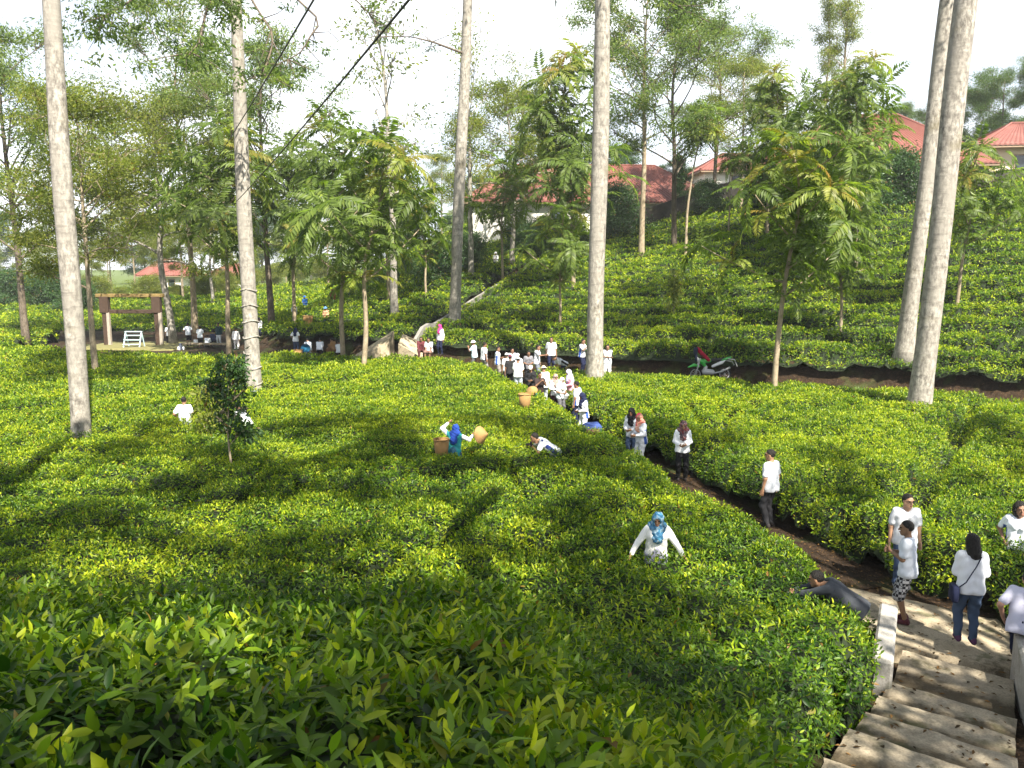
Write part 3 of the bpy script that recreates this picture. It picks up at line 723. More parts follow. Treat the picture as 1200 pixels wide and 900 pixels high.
def grow_airy(seed, H, r0, first, nl, spread, up, ncl, per, lsz, csz, lw=.42, droop=.2, shape='round', fork=0, bare_twigs=0):
    """trunk with limbs and twig clouds of small leaves: returns (trunk mesh, limb mesh, leaf mesh)"""
    r = np.random.default_rng(seed)
    zz = np.linspace(0, 1, 18); P = np.stack([zz * 0, zz * 0, zz * H], -1); P = wob(P, .03 * H * r.uniform(.3, 1), seed)
    rad = r0 * (1 - .82 * zz ** 1.1); rad[0] *= 1.35; rad[1] *= 1.08
    tr = tube(P, rad, 10)
    lim = MB(); tips = []
    for k in range(nl):
        f = first + (1 - first) * ((k + r.uniform(0, .8)) / nl) ** .85; f = min(f, .97)
        base = np.array([np.interp(f, zz, P[:, a]) for a in range(3)]); az = k * 2.4 + r.normal(0, .4)
        hh = (f - first) / (1 - first + 1e-6)
        prof = {'round': math.sqrt(max(.12, 1 - (2 * hh - .75) ** 2 * .75)), 'cone': 1.05 - .8 * hh, 'umb': .35 + .75 * hh, 'col': .55}[shape]
        L = spread * prof * r.uniform(.7, 1.15); elv = up + r.normal(0, .18) + .35 * hh
        m = 8; q = np.linspace(0, 1, m)
        e = elv - q * droop * r.uniform(.5, 1.6)
        d = np.stack([np.cos(az + .5 * np.sin(q * 3 + k)) * np.cos(e), np.sin(az + .5 * np.sin(q * 3 + k)) * np.cos(e), np.sin(e)], -1)
        pts = base + np.cumsum(d, 0) * (L / m); pts = np.concatenate([base[None], pts])
        rb = np.interp(f, zz, rad) * .5
        lim.tube(pts, np.linspace(rb, .018, m + 1), 5, False)
        for j in range(3 + int(L)):
            u = r.uniform(.35, 1); b = np.array([np.interp(u * m, np.arange(m + 1), pts[:, a]) for a in range(3)])
            dv = unit(d[min(int(u * m), m - 1)] + r.normal(0, .65, 3) + [0, 0, .15]); l2 = L * r.uniform(.18, .42)
            tp = b + dv * l2; mid = (b + tp) / 2 + r.normal(0, .06, 3) * l2
            lim.tube(np.stack([b, mid, tp]), [.028, .018, .01], 4, False); tips += [tp, mid, (tp + mid) / 2]
        tips.append(pts[-1])
    tips = np.array(tips)
    sel = tips[r.integers(0, len(tips), ncl)] + r.normal(0, .22, (ncl, 3)) * csz
    if bare_twigs: sel = sel[r.random(len(sel)) > bare_twigs]
    n = len(sel) * per; cid = np.repeat(np.arange(len(sel)), per)
    off = r.normal(0, 1, (n, 3)) * np.array([.5, .5, .26]) * csz
    Pl = sel[cid] + off
    cd = unit(r.normal(0, 1, (len(sel), 3)) + [0, 0, -.1])
    A = unit(cd[cid] * .8 + off * .6 / csz + r.normal(0, .5, (n, 3)) + [0, 0, -.25])
    l = lsz * r.uniform(.6, 1.4, n); V, F = leaf_quads(Pl, A, l, l * lw, r)
    g = np.clip(r.beta(2, 2, len(sel))[cid] * .8 + r.normal(.1, .12, n), 0, 1)
    br = (r.random(n) < .02) * .6
    c = np.repeat(np.stack([r.random(n), g, br], -1), 4, 0)
    return tr, lim, (V, F, c)

def grow_frond(seed, H, r0, tiers, flen, bronze=.25, first=.4, armk=.28, lean=0, leaflets=17, nfr=9):
    """slim tree with whorls of drooping pinnate fronds at the branch ends"""
    r = np.random.default_rng(seed)
    zz = np.linspace(0, 1, 16); P = np.stack([zz * lean, zz * 0, zz * H], -1); P = wob(P, .035 * H, seed + 1)
    rad = r0 * (1 - .75 * zz); rad[0] *= 1.3
    tr = tube(P, rad, 8); lim = MB(); ros = [(P[-1], .95, np.array([0, 0, 1.]))]
    for k in range(tiers):
        f = first + (.96 - first) * (k + .3) / tiers
        base = np.array([np.interp(f, zz, P[:, a]) for a in range(3)]); az = k * 2.25 + r.normal(0, .35)
        L = H * armk * (1.1 - .75 * (f - first) / (1 - first)) * r.uniform(.7, 1.15); e = r.uniform(.25, .75)
        q = np.linspace(0, 1, 6)[:, None]; d = np.array([math.cos(az) * math.cos(e), math.sin(az) * math.cos(e), math.sin(e)])
        pts = base + q * d * L + np.array([0, 0, .12 * L]) * q * q
        lim.tube(pts, np.linspace(r0 * .38, .014, 6), 5, False)
        ros.append((pts[-1], r.uniform(.8, 1.05), unit(d + [0, 0, .6])))
        if L > flen * .9: ros.append((pts[3], .8, unit(d + [0, 0, .8])))
        ros.append((base + [0, 0, .1 * H / 8], .75, np.array([0, 0, 1.])))
    LV, LC = [], []
    for (p, sc, ax) in ros:
        topn = p[2] / H; nf = int(nfr * r.uniform(.8, 1.2)); young = r.random() < bronze + (.4 if topn > .9 else 0)
        t1 = unit(np.cross(ax, [0.3, .9, .1])); t2 = np.cross(ax, t1)
        for j in range(nf):
            az = j * 2.4 + r.normal(0, .2); q_ = j / nf
            e0 = (1.15 - 1.0 * q_) + r.normal(0, .15); L = flen * sc * r.uniform(.7, 1.15) * (.7 if (young and q_ < .3) else 1)
            m = leaflets; u = (np.arange(m) + .8) / m
            e = e0 - u * (1.0 + .9 * q_)
            hd = math.cos(az) * t1 + math.sin(az) * t2
            D = np.cos(e)[:, None] * hd + np.sin(e)[:, None] * ax
            D[:, 2] -= u * .35; D = unit(D)
            pts = p + np.cumsum(D, 0) * (L / m)
            Sd = unit(np.cross(D, ax)); Nn = np.cross(Sd, D)
            ll = L * .215 * np.sin(np.clip(u * .9 + .12, 0, 1) * np.pi) ** .6
            for s in (-1, 1):
                A = unit(Sd * s * .85 + D * .62 - np.array([0, 0, .30]) + r.normal(0, .1, (m, 3)))
                V, _ = leaves_simple(pts, A, unit(Nn + r.normal(0, .15, (m, 3))), ll, ll * .32, .1); LV.append(V)
                g = np.full(m, (.75 if young else .35)) + r.normal(0, .12, m) + .1 * r.normal()
                bz = np.clip((.75 if young else 0) * (1 - 1.4 * q_) * r.uniform(.4, 1.1), 0, .8) + 0 * g
                LC.append(np.repeat(np.stack([r.random(m), np.clip(g, 0, 1), bz], -1), 4, 0))
    V = np.concatenate(LV); n = len(V) // 4
    return tr, lim, (V, np.arange(n * 4).reshape(n, 4), np.concatenate(LC))

def tree_from(parts, name, bark, leaf, crown='crown'):
    root = empty(name)
    tr, lim, lf = parts
    mk('trunk', tr[0], tr[1], bark, root, True)
    if lim is not None and lim.n: lim.build('branches', bark, root, True)
    mk(crown, lf[0], [lf[1]], leaf, root, False, lf[2])
    return root
PROTO = {}
def put(kind, x, y, scale, rz, label, group, z=None, sz=1.0, leanx=0, leany=0, cat='tree'):
    pr, used = PROTO[kind]
    if used[0]: o = copy_tree(pr)
    else: o = pr; used[0] = True
    gz = float(ground(x, y)) - .08 if z is None else z
    o.location = (x, y, gz); o.rotation_euler = (leany, leanx, rz); o.scale = (scale, scale, scale * sz)
    return tag(o, label, cat, group)
def proto(kind, root): PROTO[kind] = (root, [False])

proto('airy1', tree_from(grow_airy(1, 16, .20, .26, 24, 5.6, .55, 210, 120, .19, .85, lw=.34), 'feathery_tree', M['bark_dark'], M['airy']))
proto('airy2', tree_from(grow_airy(2, 17, .20, .38, 22, 5.6, .6, 200, 120, .19, .85, shape='umb', lw=.34), 'feathery_tree', M['bark_tan'], M['airy']))
proto('airy3', tree_from(grow_airy(3, 15, .18, .36, 26, 4.8, .45, 210, 120, .19, .85, lw=.34), 'feathery_tree', M['bark_tan'], M['olive']))
proto('olive', tree_from(grow_airy(4, 15, .24, .34, 26, 6.0, .35, 300, 120, .20, .95, droop=.5), 'broad_tree', M['bark_pale'], M['olive']))
proto('dense', tree_from(grow_airy(5, 11, .22, .12, 30, 4.4, .4, 400, 110, .21, 1.0), 'broad_tree', M['bark_dark'], M['dark']))
proto('tall', tree_from(grow_airy(6, 20, .20, .2, 26, 5.2, .95, 210, 90, .19, .8, shape='col', lw=.3), 'slender_tree', M['bark_tan'], M['olive']))
proto('pine', tree_from(grow_airy(7, 14, .2, .25, 26, 5.4, .12, 520, 110, .28, .8, lw=.15, shape='umb'), 'pine_tree', M['bark_dark'], M['pine']))
proto('bare', tree_from(grow_airy(8, 15, .22, .4, 14, 3.6, .8, 60, 26, .22, 1.1, shape='umb'), 'half_bare_tree', M['bark_pale'], M['olive']))
proto('bush', tree_from(grow_airy(9, 3.2, .08, .05, 20, 1.9, .6, 300, 60, .16, .85), 'shrub', M['bark_dark'], M['dark']))
proto('frond1', tree_from(grow_frond(11, 9.0, .11, 10, 1.85, .28, .42, .31), 'frond_tree', M['bark_tan'], M['frond']))
proto('frond2', tree_from(grow_frond(12, 9.5, .11, 13, 1.75, .12, .33, .26), 'frond_tree', M['bark_tan'], M['frond']))
proto('frond3', tree_from(grow_frond(13, 7.0, .09, 8, 1.7, .15, .42, .30, .4), 'frond_tree', M['bark_tan'], M['frond']))
proto('frond4', tree_from(grow_frond(14, 11, .12, 19, 1.8, .10, .28, .25), 'frond_tree', M['bark_tan'], M['frond']))
proto('palmy', tree_from(grow_frond(15, 8.5, .10, 2, 2.0, .05, .8, .12, .3, 13, 15), 'frond_tree', M['bark_tan'], M['frond']))

# --- tall bare trunks with crowns high above
TALL = {}
def tall_tree(base, top, Y, wb, wt, bark, label, seed, H=25, rings=False, crown_dir=0, crown=1.0, xtra=None):
    """base/top are pixels on the trunk axis; the tree leans as the photo shows"""
    b = at_y(base[0], base[1], Y); t = at_y(top[0], top[1], Y); b[2] = float(ground(b[0], Y)) - .1
    d = (t - b) / (t[2] - b[2]); r = np.random.default_rng(seed)
    root = tag(empty('tall_tree', b), label, 'tree', 'tall bare trunked trees standing in the tea')
    zz = np.linspace(0, 1, 40); P = d * (zz * H)[:, None]
    k = np.clip(zz * H / (t[2] - b[2]), 0, 1.3)
    P[:, 0] += .10 * np.sin(k * 5 + seed) * np.minimum(k, 1) * (1 - np.minimum(k, 1)) * 2.0
    px = Y / FPX
    rad = np.interp(k, [0, .03, .12, 1, 1.3], [wb * .74, wb * .56, wb * .48, wt * .5, wt * .4]) * px
    rad *= np.where(zz > .85, 1 - (zz - .85) * 3, 1)
    V, F = tube(P, rad, 18)
    ang = np.tile(np.linspace(0, 6.283, 18, endpoint=False), 40)
    V[:720] += (V[:720] - np.repeat(P, 18, 0)) * (.05 * np.sin(ang * 2 + np.repeat(zz * 12, 18)))[:, None]
    tr = mk('trunk', V, F, bark, root, True)
    if rings:
        m = MB()
        for q in np.arange(.4, 5.2, .62):
            i = q / H * 39; c = np.array([np.interp(i, np.arange(40), P[:, a]) for a in range(3)]); rr = np.interp(i, np.arange(40), rad)
            a0 = r.uniform(0, 6.28); a = np.linspace(a0, a0 + r.uniform(3.5, 5.8), 14)
            m.tube(np.stack([c[0] + (rr + .01) * np.cos(a), c[1] + (rr + .01) * np.sin(a), c[2] + .05 * np.sin(a * 2 + q)], -1), .035, 5)
        m.add(V, F); bpy.data.objects.remove(tr); m.build('trunk', bark, root, True)
    # crown
    _, lim, lf = grow_airy(seed + 100, 9, .16, .06, 20, 4.4 * crown, .45, int(120 * crown), 50, .24, 1.1, shape='round')
    off = d * (H - 9.5)
    for V_ in lim.V: V_ += off
    lim.build('branches', bark, root, True)
    mk('crown', lf[0] + off, [lf[1]], M['airy'], root, False, lf[2])
    TALL[seed] = (root, b, d)
    return root, b, d
tall_tree((95, 516), (60, 0), 22.4, 23, 19, M['bark_pale'], 'tall pale trunk nearest the left edge, standing in the left tea field', 1, 24)
tall_tree((297, 450), (276, 0), 32, 19, 13, M['bark_pale'], 'tall pale trunk with peeling bark rings at its foot beside the sapling', 2, 26, True)
tall_tree((532, 372), (548, 0), 47.5, 14, 11, M['bark_pale'], 'tall slim pale trunk beside the foot of the hill stair', 3, 30)
tall_tree((697, 440), (706, 0), 34.3, 21, 17, M['bark_pale'], 'tall mottled trunk rising behind the crowd at the path crossing', 4, 27)
tall_tree((1060, 402), (1110, 0), 33, 20, 15, M['bark_pale'], 'tall leaning trunk with brown foot on the slope edge, rear of the right pair', 5, 27)
tall_tree((1076, 474), (1132, 0), 27.4, 26, 23, M['bark_pale'], 'thick grey leaning trunk in the right tea field, front of the right pair', 6, 26)

# boughs hanging into the top of the view from the tall trees
def bough(root, b, name, pts_px, n_cl, csz, seed, thick=.07, per=40, lsz=.2):
    r = np.random.default_rng(seed); pts = np.array([at_y(*q) for q in pts_px]) - b
    t = np.linspace(0, 1, 14); k = np.linspace(0, 1, len(pts)); P = np.stack([np.interp(t, k, pts[:, a]) for a in range(3)], -1); P = wob(P, .25, seed)
    m = MB(); m.tube(P, np.linspace(thick, .015, 14), 6); tips = []
    for j in range(16):
        u = r.uniform(.25, 1); c = P[int(u * 13)]; d = unit(r.normal(0, 1, 3) * [1, 1, .5] + unit(P[-1] - P[0]) * .9); L = r.uniform(.5, 1.8); e = c + d * L; md = (c + e) / 2 + r.normal(0, .1, 3)
        m.tube([c, md, e], [.025, .015, .007], 4, False); tips += [e, md, (e + md) / 2]
    br = m.build('bough', M['bark_dark'], root, True)
    sel = np.array(tips)[r.integers(0, len(tips), n_cl)] + r.normal(0, .2, (n_cl, 3)); n = n_cl * per; cid = np.repeat(np.arange(n_cl), per)
    off = r.normal(0, 1, (n, 3)) * [.5, .5, .14] * csz; A = unit(off + r.normal(0, .5, (n, 3)) + [0, 0, -.3]); l = lsz * r.uniform(.6, 1.3, n)
    V, F = leaf_quads(sel[cid] + off, A, l, l * .36, r); g = np.clip(r.beta(2, 3, n_cl)[cid] + r.normal(0, .1, n), 0, 1)
    mk('leaves', V, [F], M['airy'], br, False, np.repeat(np.stack([r.random(n), g, r.random(n) * 0], -1), 4, 0))
rt, b, d = TALL[2]
bough(rt, b, 'bough', [(283, -60, 32), (250, -10, 29), (228, 40, 27), (215, 70, 26)], 40, .6, 61)
bough(rt, b, 'bough', [(283, -90, 32), (200, -40, 29), (140, 5, 28), (100, 30, 27)], 34, .6, 62)
bough(rt, b, 'bough', [(284, -20, 32), (318, 40, 31), (300, 95, 30), (308, 82, 30)], 10, .4, 63, .05)
bough(rt, b, 'bough', [(284, -60, 32), (380, 25, 33), (350, 60, 33), (320, 80, 33)], 14, .4, 64, .05)
bough(rt, b, 'bough', [(284, -90, 32), (400, -20, 34), (440, 20, 34), (450, 40, 34)], 10, .4, 65, .05)
rt, b, d = TALL[3]
bough(rt, b, 'bough', [(542, 62, 47), (510, 50, 47), (480, 42, 47), (450, 43, 47)], 6, .4, 66, .07)
rt, b, d = TALL[4]
bough(rt, b, 'bough', [(706, -50, 34), (760, -10, 36), (800, 10, 38), (840, 25, 38)], 34, .6, 67)
# --- slimmer trunks further back
def trunk_tree(kind, base, Y, ht_px, label, group, rz, leanx=0, Hproto=16, sz=1.0, cat='tree'):
    b = at_y(base[0], base[1], Y); z = float(ground(b[0], Y))
    top = at_y(base[0], ht_px, Y)[2]
    s = (top - z) / Hproto
    return put(kind, b[0], Y, s, rz, label, group, z - .1, sz, leanx)
G1 = 'feathery shade trees behind the fields'; G2 = 'small trees with drooping fronds in the tea'
trunk_tree('frond1', (908, 452), 31.3, 128, 'slim tree with layered drooping fronds and a bronze tip, standing behind the motorbike', G2, .4, .02, 10.0)
trunk_tree('frond2', (985, 385), 37, 205, 'low dark frond tree just right of the one behind the motorbike', G2, 1.9, 0, 10.0)
trunk_tree('frond4', (1005, 290), 46, 48, 'tall dark frond tree in front of the big red roof', G2, 2.2, .05, 12)
trunk_tree('frond3', (655, 380), 43, 225, 'short drooping frond tree left of the mottled trunk', G2, .6, -.02, 8)
trunk_tree('frond4', (672, 292), 54, 40, 'tall full frond tree behind the mottled trunk', G2, 4.0, .05, 12)
trunk_tree('frond3', (424, 436), 38.5, 132, 'slim crooked frond tree at the back edge of the left field', G2, 0, .04, 7.9)
trunk_tree('frond2', (402, 412), 45, 128, 'dark frond tree with bronze shoots left of the crooked one', G2, .9, 0, 10.2)
trunk_tree('frond1', (268, 402), 50, 118, 'broad dark frond tree in front of the picnic group', G2, 2.8, -.04, 10)
trunk_tree('frond2', (345, 372), 55, 160, 'frond tree on the low hill just right of the ringed trunk', G2, 5.1, 0, 10)
trunk_tree('frond4', (900, 262), 58, 70, 'umbrella shaped frond tree against the sky left of the big roof', G2, 1.2, 0, 12)
trunk_tree('palmy', (803, 272), 60, 112, 'thin leaning frond tree with a flat top by the centre house', G2, .2, .05, 9.5)
trunk_tree('palmy', (657 + 198, 258), 62, 165, 'small umbrella frond tree right of the flat topped one', G2, 2.2, 0, 9.5)
trunk_tree('frond3', (500, 320), 56, 215, 'light frond tree between the hill workers and the slim pale trunk', G2, 3.3, 0, 8)
trunk_tree('frond1', (1122, 340), 38, 150, 'frond tree half hidden behind the right pair of trunks', G2, 5.5, .03, 10)
trunk_tree('frond3', (590, 312), 60, 170, 'drooping frond tree at the top of the hill stair', G2, 4.4, 0, 8)
trunk_tree('frond2', (455, 330), 58, 150, 'frond tree at the back of the low hill', G2, 2.0, 0, 10)

trunk_tree('airy1', (30, 385), 55, 20, 'tall bluish feathery tree at the left edge behind the gate', G1, .5, -.03, 17)
trunk_tree('airy3', (112, 430), 37, 330 - 250, 'feathery tree close behind the leftmost pale trunk', G1, 2.5, .03, 17)
trunk_tree('olive', (203, 400), 59, 95, 'broad yellow green tree with a leaning pale trunk right of the gate', G1, .2, -.05, 16.5)
trunk_tree('airy2', (228, 385), 64, 30, 'feathery tree with a pale trunk behind the picnic group', G1, 1.0, 0, 18)
trunk_tree('airy1', (318, 375), 58, 40, 'airy tree on the low hill behind the ringed trunk', G1, 3.6, 0, 17)
trunk_tree('bare', (463, 368), 52, -40, 'pale leaning trunk with thin twigs high over the low hill', G1, .6, -.03, 18)
trunk_tree('bare', (552, 305), 62, 20, 'dark trunked thin tree just right of the slim pale trunk', G1, 2.6, 0, 18)
trunk_tree('olive', (600, 300), 66, 95, 'dense yellow green tree at the top of the hill stair', G1, 3.1, 0, 16)
trunk_tree('bare', (612, 298), 72, 60, 'pale dead topped tree rising over the dense yellow green one', G1, 4.1, 0, 18)
trunk_tree('airy2', (752, 280), 62, -35, 'tall airy tree in front of the centre red roof', G1, 2.0, 0, 18)
trunk_tree('airy1', (790, 276), 64, -10, 'leaning airy tree right of the centre red roof', G1, 4.4, .08, 17.5)
trunk_tree('airy3', (868, 250), 68, 60, 'airy tree with sky gaps right of the centre house', G1, 5.0, 0, 16.5)
trunk_tree('tall', (985, 215), 74, -60, 'tall slender pale green tree rising behind the big red roof', G1, 1.0, 0, 22)
trunk_tree('tall', (960, 218), 78, -10, 'slender tree just left of the tallest one behind the big roof', G1, 3.0, 0, 22)
trunk_tree('pine', (1172, 190), 84, 84, 'flat topped pine behind the cream house', G1, 1.0, 0, 15)
trunk_tree('pine', (1122, 200), 88, 104, 'flat topped pine left of the cream house', G1, 3.0, 0, 15)
trunk_tree('pine', (1086, 200), 92, 120, 'lower pine behind the eave of the big red roof', G1, 5.0, 0, 15)
proto('cypress', tree_from(grow_airy(41, 8, .1, .05, 40, 1.0, 1.1, 240, 40, .2, .55, shape='cone'), 'cypress_tree', M['bark_dark'], M['dark']))
trunk_tree('cypress', (795, 262), 78, 182, 'narrow dark cypress beside the centre red roof', None, 0, 0, 8)

# --- trees beyond the fields, seen only as background foliage
rb = np.random.default_rng(77)
def far(kind, px, Y, top, Hp, label, group):
    b = at_y(px, 300, Y); z = float(ground(b[0], Y)); t = at_y(px, top, Y)[2]
    put(kind, b[0], Y, (t - z) / Hp, rb.uniform(0, 6.2), label, group, z - .1)
GF = 'trees beyond the gate and the far houses'
for k, px in enumerate(range(-60, 700, 44)):
    Y = rb.uniform(88, 135); kind, Hp = [('olive', 16), ('dense', 12) if px > 350 else ('airy3', 16), ('airy3', 16), ('olive', 16)][k % 4]
    far(kind, px + rb.uniform(-15, 15), Y, rb.uniform(215, 290), Hp, {'olive': 'hazy yellow green tree in the line beyond the fields', 'dense': 'hazy dark round tree in the line beyond the fields', 'airy3': 'hazy feathery tree in the line beyond the fields'}[kind], GF)
for k, px in enumerate(range(470, 1000, 40)):
    kind, Hp = [('dense', 12), ('airy3', 16)][k % 2]
    far(kind, px + rb.uniform(-12, 12), rb.uniform(92, 112), rb.uniform(165, 225), Hp, {'dense': 'dark round tree behind the hill crest and the red roofs', 'airy3': 'feathery tree behind the hill crest and the red roofs'}[kind], 'trees behind the hill crest')
for k, px in enumerate((8, 40, 66, 88)):
    far('bush', px, rb.uniform(80, 92), rb.uniform(318, 335), 3.6, 'leafy shrub at the back edge of the far left fields', 'shrubs behind the far left fields')
for k, (px, Y, tp) in enumerate(((520, 62, 285), (548, 66, 275), (610, 70, 262), (640, 72, 258), (668, 70, 262), (470, 66, 300), (440, 70, 310))):
    far('bush', px, Y, tp, 3.6, 'dark shrub at the top edge of the hill fields', 'shrubs along the hill top')
proto('bush2', tree_from(grow_airy(19, 3.4, .08, .05, 20, 2.2, .6, 260, 60, .18, .9), 'shrub', M['bark_tan'], M['olive']))
for k, (px, Y, tp) in enumerate(((112, 94, 328), (138, 99, 338), (172, 96, 326), (206, 100, 335), (238, 97, 326), (262, 102, 322), (290, 108, 318), (318, 112, 312), (345, 118, 308), (375, 112, 306), (405, 116, 302), (80, 104, 322))):
    far('bush2', px, Y, tp, 3.8, 'pale green shrub in front of the far houses behind the gate', 'shrubs in front of the far houses')
for px, Y, tp in ((128, 98, 250), (188, 103, 262), (250, 104, 255)):
    far('airy3', px, Y, tp, 16, 'pale feathery tree in front of the far houses behind the gate', GF)
far('bush', 720, 73, 222, 3.6, 'reddish green shrub in front of the centre red roof', 'shrubs along the hill top')
far('bush', 825, 72, 215, 3.6, 'shrub on the dark wall right of the centre red roof', 'shrubs along the hill top')

# --- trees on the camera's side: wide crowned trees beside and behind the viewpoint unseen, with boughs laid out to cast the near shade
SDIR = np.array([.386, -.745, 1.0])          # towards the sun, per metre of height
def shade_at(px, py):
    """how shaded the photograph is at a pixel (sampled on the ground grid below)"""
    n = vnoise(px / 46., py / 17., 71); n2 = vnoise(px / 90., py / 30., 72)
    e = lambda cx, cy, rx, ry: ((px - cx) / rx) ** 2 + ((py - cy) / ry) ** 2 < 1
    if py > 700:
        if px < 60 + (py - 690) * 2.6 + 170 and px > 10 + (py - 700) * 1.7 and py < 800: return False
        if px > 955 and py > 800: return n < .62
        if px > 800 and py < 790: return n < .14
        return n < .86
    if py > 560:
        if px < 440: return not (e(250, 600, 45, 22) or e(120, 640, 70, 16) or e(330, 682, 60, 14) or e(20, 600, 40, 30) or e(400, 610, 40, 22)) and n < .54
        if 640 < px < 760: return n < .46
        if px < 640: return n < .18
        return n < .22
    if py > 500:
        if px < 420: return n < .36 and not (e(60, 540, 70, 22) or e(200, 545, 50, 16))
        return n2 < .40 and n < .6
    return n2 < .40 and n < .55
rs = np.random.default_rng(404); CL = []
for gy in np.arange(1.6, 25, .62):
    lim = .66 * (gy + .9) + .6
    for gx in np.arange(-lim, lim, .72):
        x = gx + rs.uniform(-.3, .3); y = gy + rs.uniform(-.25, .25); z = float(top_z(x, y)) if (x < Ledge(y) or x > Redge(y)) else float(ground(x, y))
        zc = y * CP - (z - CAMZ) * SP
        px = 600 + FPX * x / zc; py = 450 - FPX * ((z - CAMZ) * CP + y * SP) / zc
        if shade_at(px, py): CL.append((x, y, z, rs.uniform(10.5, 14.5)))
CL = np.array(CL); CP3 = np.stack([CL[:, 0], CL[:, 1], CL[:, 2]], -1) + SDIR * CL[:, 3:4]
BASES = [(5.5, -4.5), (-6.0, -5.0), (-9.5, 2.0), (12.0, 1.0), (0.5, -11.0), (-15.0, 9.0)]
own = np.argmin([np.hypot(CP3[:, 0] - bx, (CP3[:, 1] - by) * .8) for bx, by in BASES], 0)
LIMBS = [((-.98, 13.6), (-.85, 14.4), (-.55, 15.5), (-.3, 16.4)), ((-11.0, 16.8), (-11.6, 19.5), (-12.2, 22.3)), ((-5.6, 16), (-5.0, 18.6), (-3.9, 21))]
for q, (bx, by) in enumerate(BASES):
    pts = CP3[own == q]
    if not len(pts): continue
    gz = float(ground(bx, by)); b = np.array([bx, by, gz - .1]); r = np.random.default_rng(500 + q)
    root = tag(empty('shade_tree', b), 'unseen shade tree beside the viewpoint, crown laid out for its shadow', 'tree', 'shade trees beside and behind the viewpoint')
    top = np.array([0, 0, 11.0]) + np.append((pts.mean(0) - b)[:2] * .12, 0)
    P = np.linspace([0, 0, 0], top, 14); P = wob(P, .25, q); V, F = tube(P, np.linspace(.36, .2, 14), 12); mk('trunk', V, F, M['bark_pale'], root, True)
    k = max(2, len(pts) // 9); cen = pts[r.choice(len(pts), k, replace=False)]
    for _ in range(4):
        a = np.argmin(np.linalg.norm(pts[:, None] - cen[None], axis=2), 1); cen = np.array([pts[a == i].mean(0) if (a == i).any() else cen[i] for i in range(k)])
    m = MB()
    for i in range(k):
        c = cen[i] - b; st_ = P[r.integers(8, 14)]; t = np.linspace(0, 1, 9)[:, None]
        L = st_ + (c - st_) * t; L[:, 2] += np.sin(t[:, 0] * np.pi) * .8; L = wob(L, .3, q * 31 + i); m.tube(L, np.linspace(.10, .03, 9), 6)
        for p in pts[a == i]:
            e = p - b; m.tube([L[-2], (L[-1] + e) / 2 + r.normal(0, .12, 3), e], [.03, .02, .01], 4, False)
    if q in (0, 2):
        for ln in LIMBS[:1] if q == 0 else LIMBS[1:]:
            g = np.array([(x, y, float(top_z(x, y))) for x, y in ln]) + SDIR * 12.0 - b; m.tube(np.concatenate([[P[9]], g]), np.linspace(.26, .16, len(g) + 1), 8)
    m.build('branches', M['bark_pale'], root, True)
    n = len(pts) * 130; cid = np.repeat(np.arange(len(pts)), 130); off = r.normal(0, 1, (n, 3)) * [.33, .33, .2]
    A = unit(off + r.normal(0, .4, (n, 3))); l = r.uniform(.14, .26, n); N = unit(r.normal(0, .5, (n, 3)) + [.386, -.745, 1.0]); Sx = unit(np.cross(A, N)); N = np.cross(Sx, A)
    V, F = leaves_simple((pts - b)[cid] + off, A, N, l, l * .5, .1); mk('crown', V, [F], M['dark'], root, False, np.repeat(np.stack([r.random(n), r.beta(2, 2, n), r.random(n) * 0], -1), 4, 0))

# --- sapling and small plants in the tea
r = np.random.default_rng(5)
p = at_z(272, 553, .75)
tr, lim, lf = grow_airy(51, 2.55, .035, .42, 12, .7, .8, 70, 24, .12, .24, shape='round', lw=.45)
sap = tree_from((tr, lim, lf), 'sapling', M['bark_tan'], M['dark']); sap.location = (p[0], p[1], float(ground(p[0], p[1]))); sap.scale = (1.0, 1.0, 1.22)
tag(sap, 'dark leafy sapling standing alone in the left tea field', 'sapling')
tr, lim, lf = grow_airy(52, 1.5, .02, .3, 9, .4, .9, 60, 12, .12, .3, shape='col', lw=.5)
sap = tree_from((tr, lim, lf), 'sapling', M['bark_tan'], M['olive']); p = at_z(244, 508, .9); sap.location = (p[0], p[1], float(ground(p[0], p[1]))); sap.scale = (1.1, 1.1, 1.35)
tag(sap, 'yellow green sapling just left of the dark one', 'sapling')
p = at_y(790, 350, 43); tr, lim, lf = grow_airy(53, 2.2, .02, .3, 8, .35, 1.2, 40, 10, .3, .35, shape='col', lw=.3)
sap = tree_from((tr, lim, lf), 'young_plant', M['bark_tan'], M['olive']); sap.location = (p[0], p[1], float(ground(p[0], p[1]))); sap.scale = (1, 1, 1.2)
tag(sap, 'young upright pale green plant on the slope right of the mottled trunk', 'plant')
# farther belt of trees that closes the view
GB = 'distant trees closing the view'
for k, px in enumerate(range(-150, 1330, 52)):
    kind, Hp = [('dense', 12), ('olive', 16), ('airy3', 16)][k % 3]
    tp = np.interp(px, [-150, 100, 400, 700, 900, 1330], [235, 245, 250, 225, 180, 165])
    far(kind, px + rb.uniform(-18, 18), rb.uniform(140, 185), tp + rb.uniform(-22, 22), Hp, 'distant pale green tree in the belt closing the view', GB)
trunk_tree('frond2', (955, 280), 52, 95, 'bronze tipped frond tree at the left corner of the big red roof', G2, 3.7, 0, 10)
trunk_tree('airy1', (835, 262), 74, 20, 'airy tree behind the flat topped frond tree', G1, .9, 0, 17)
for px, tp in ((968, 182), (1003, 186), (1042, 180), (940, 190)):
    far('bush', px, 57.5, tp, 3.6, 'shrub in front of the grey wall of the big red roofed house', 'shrubs along the hill top')
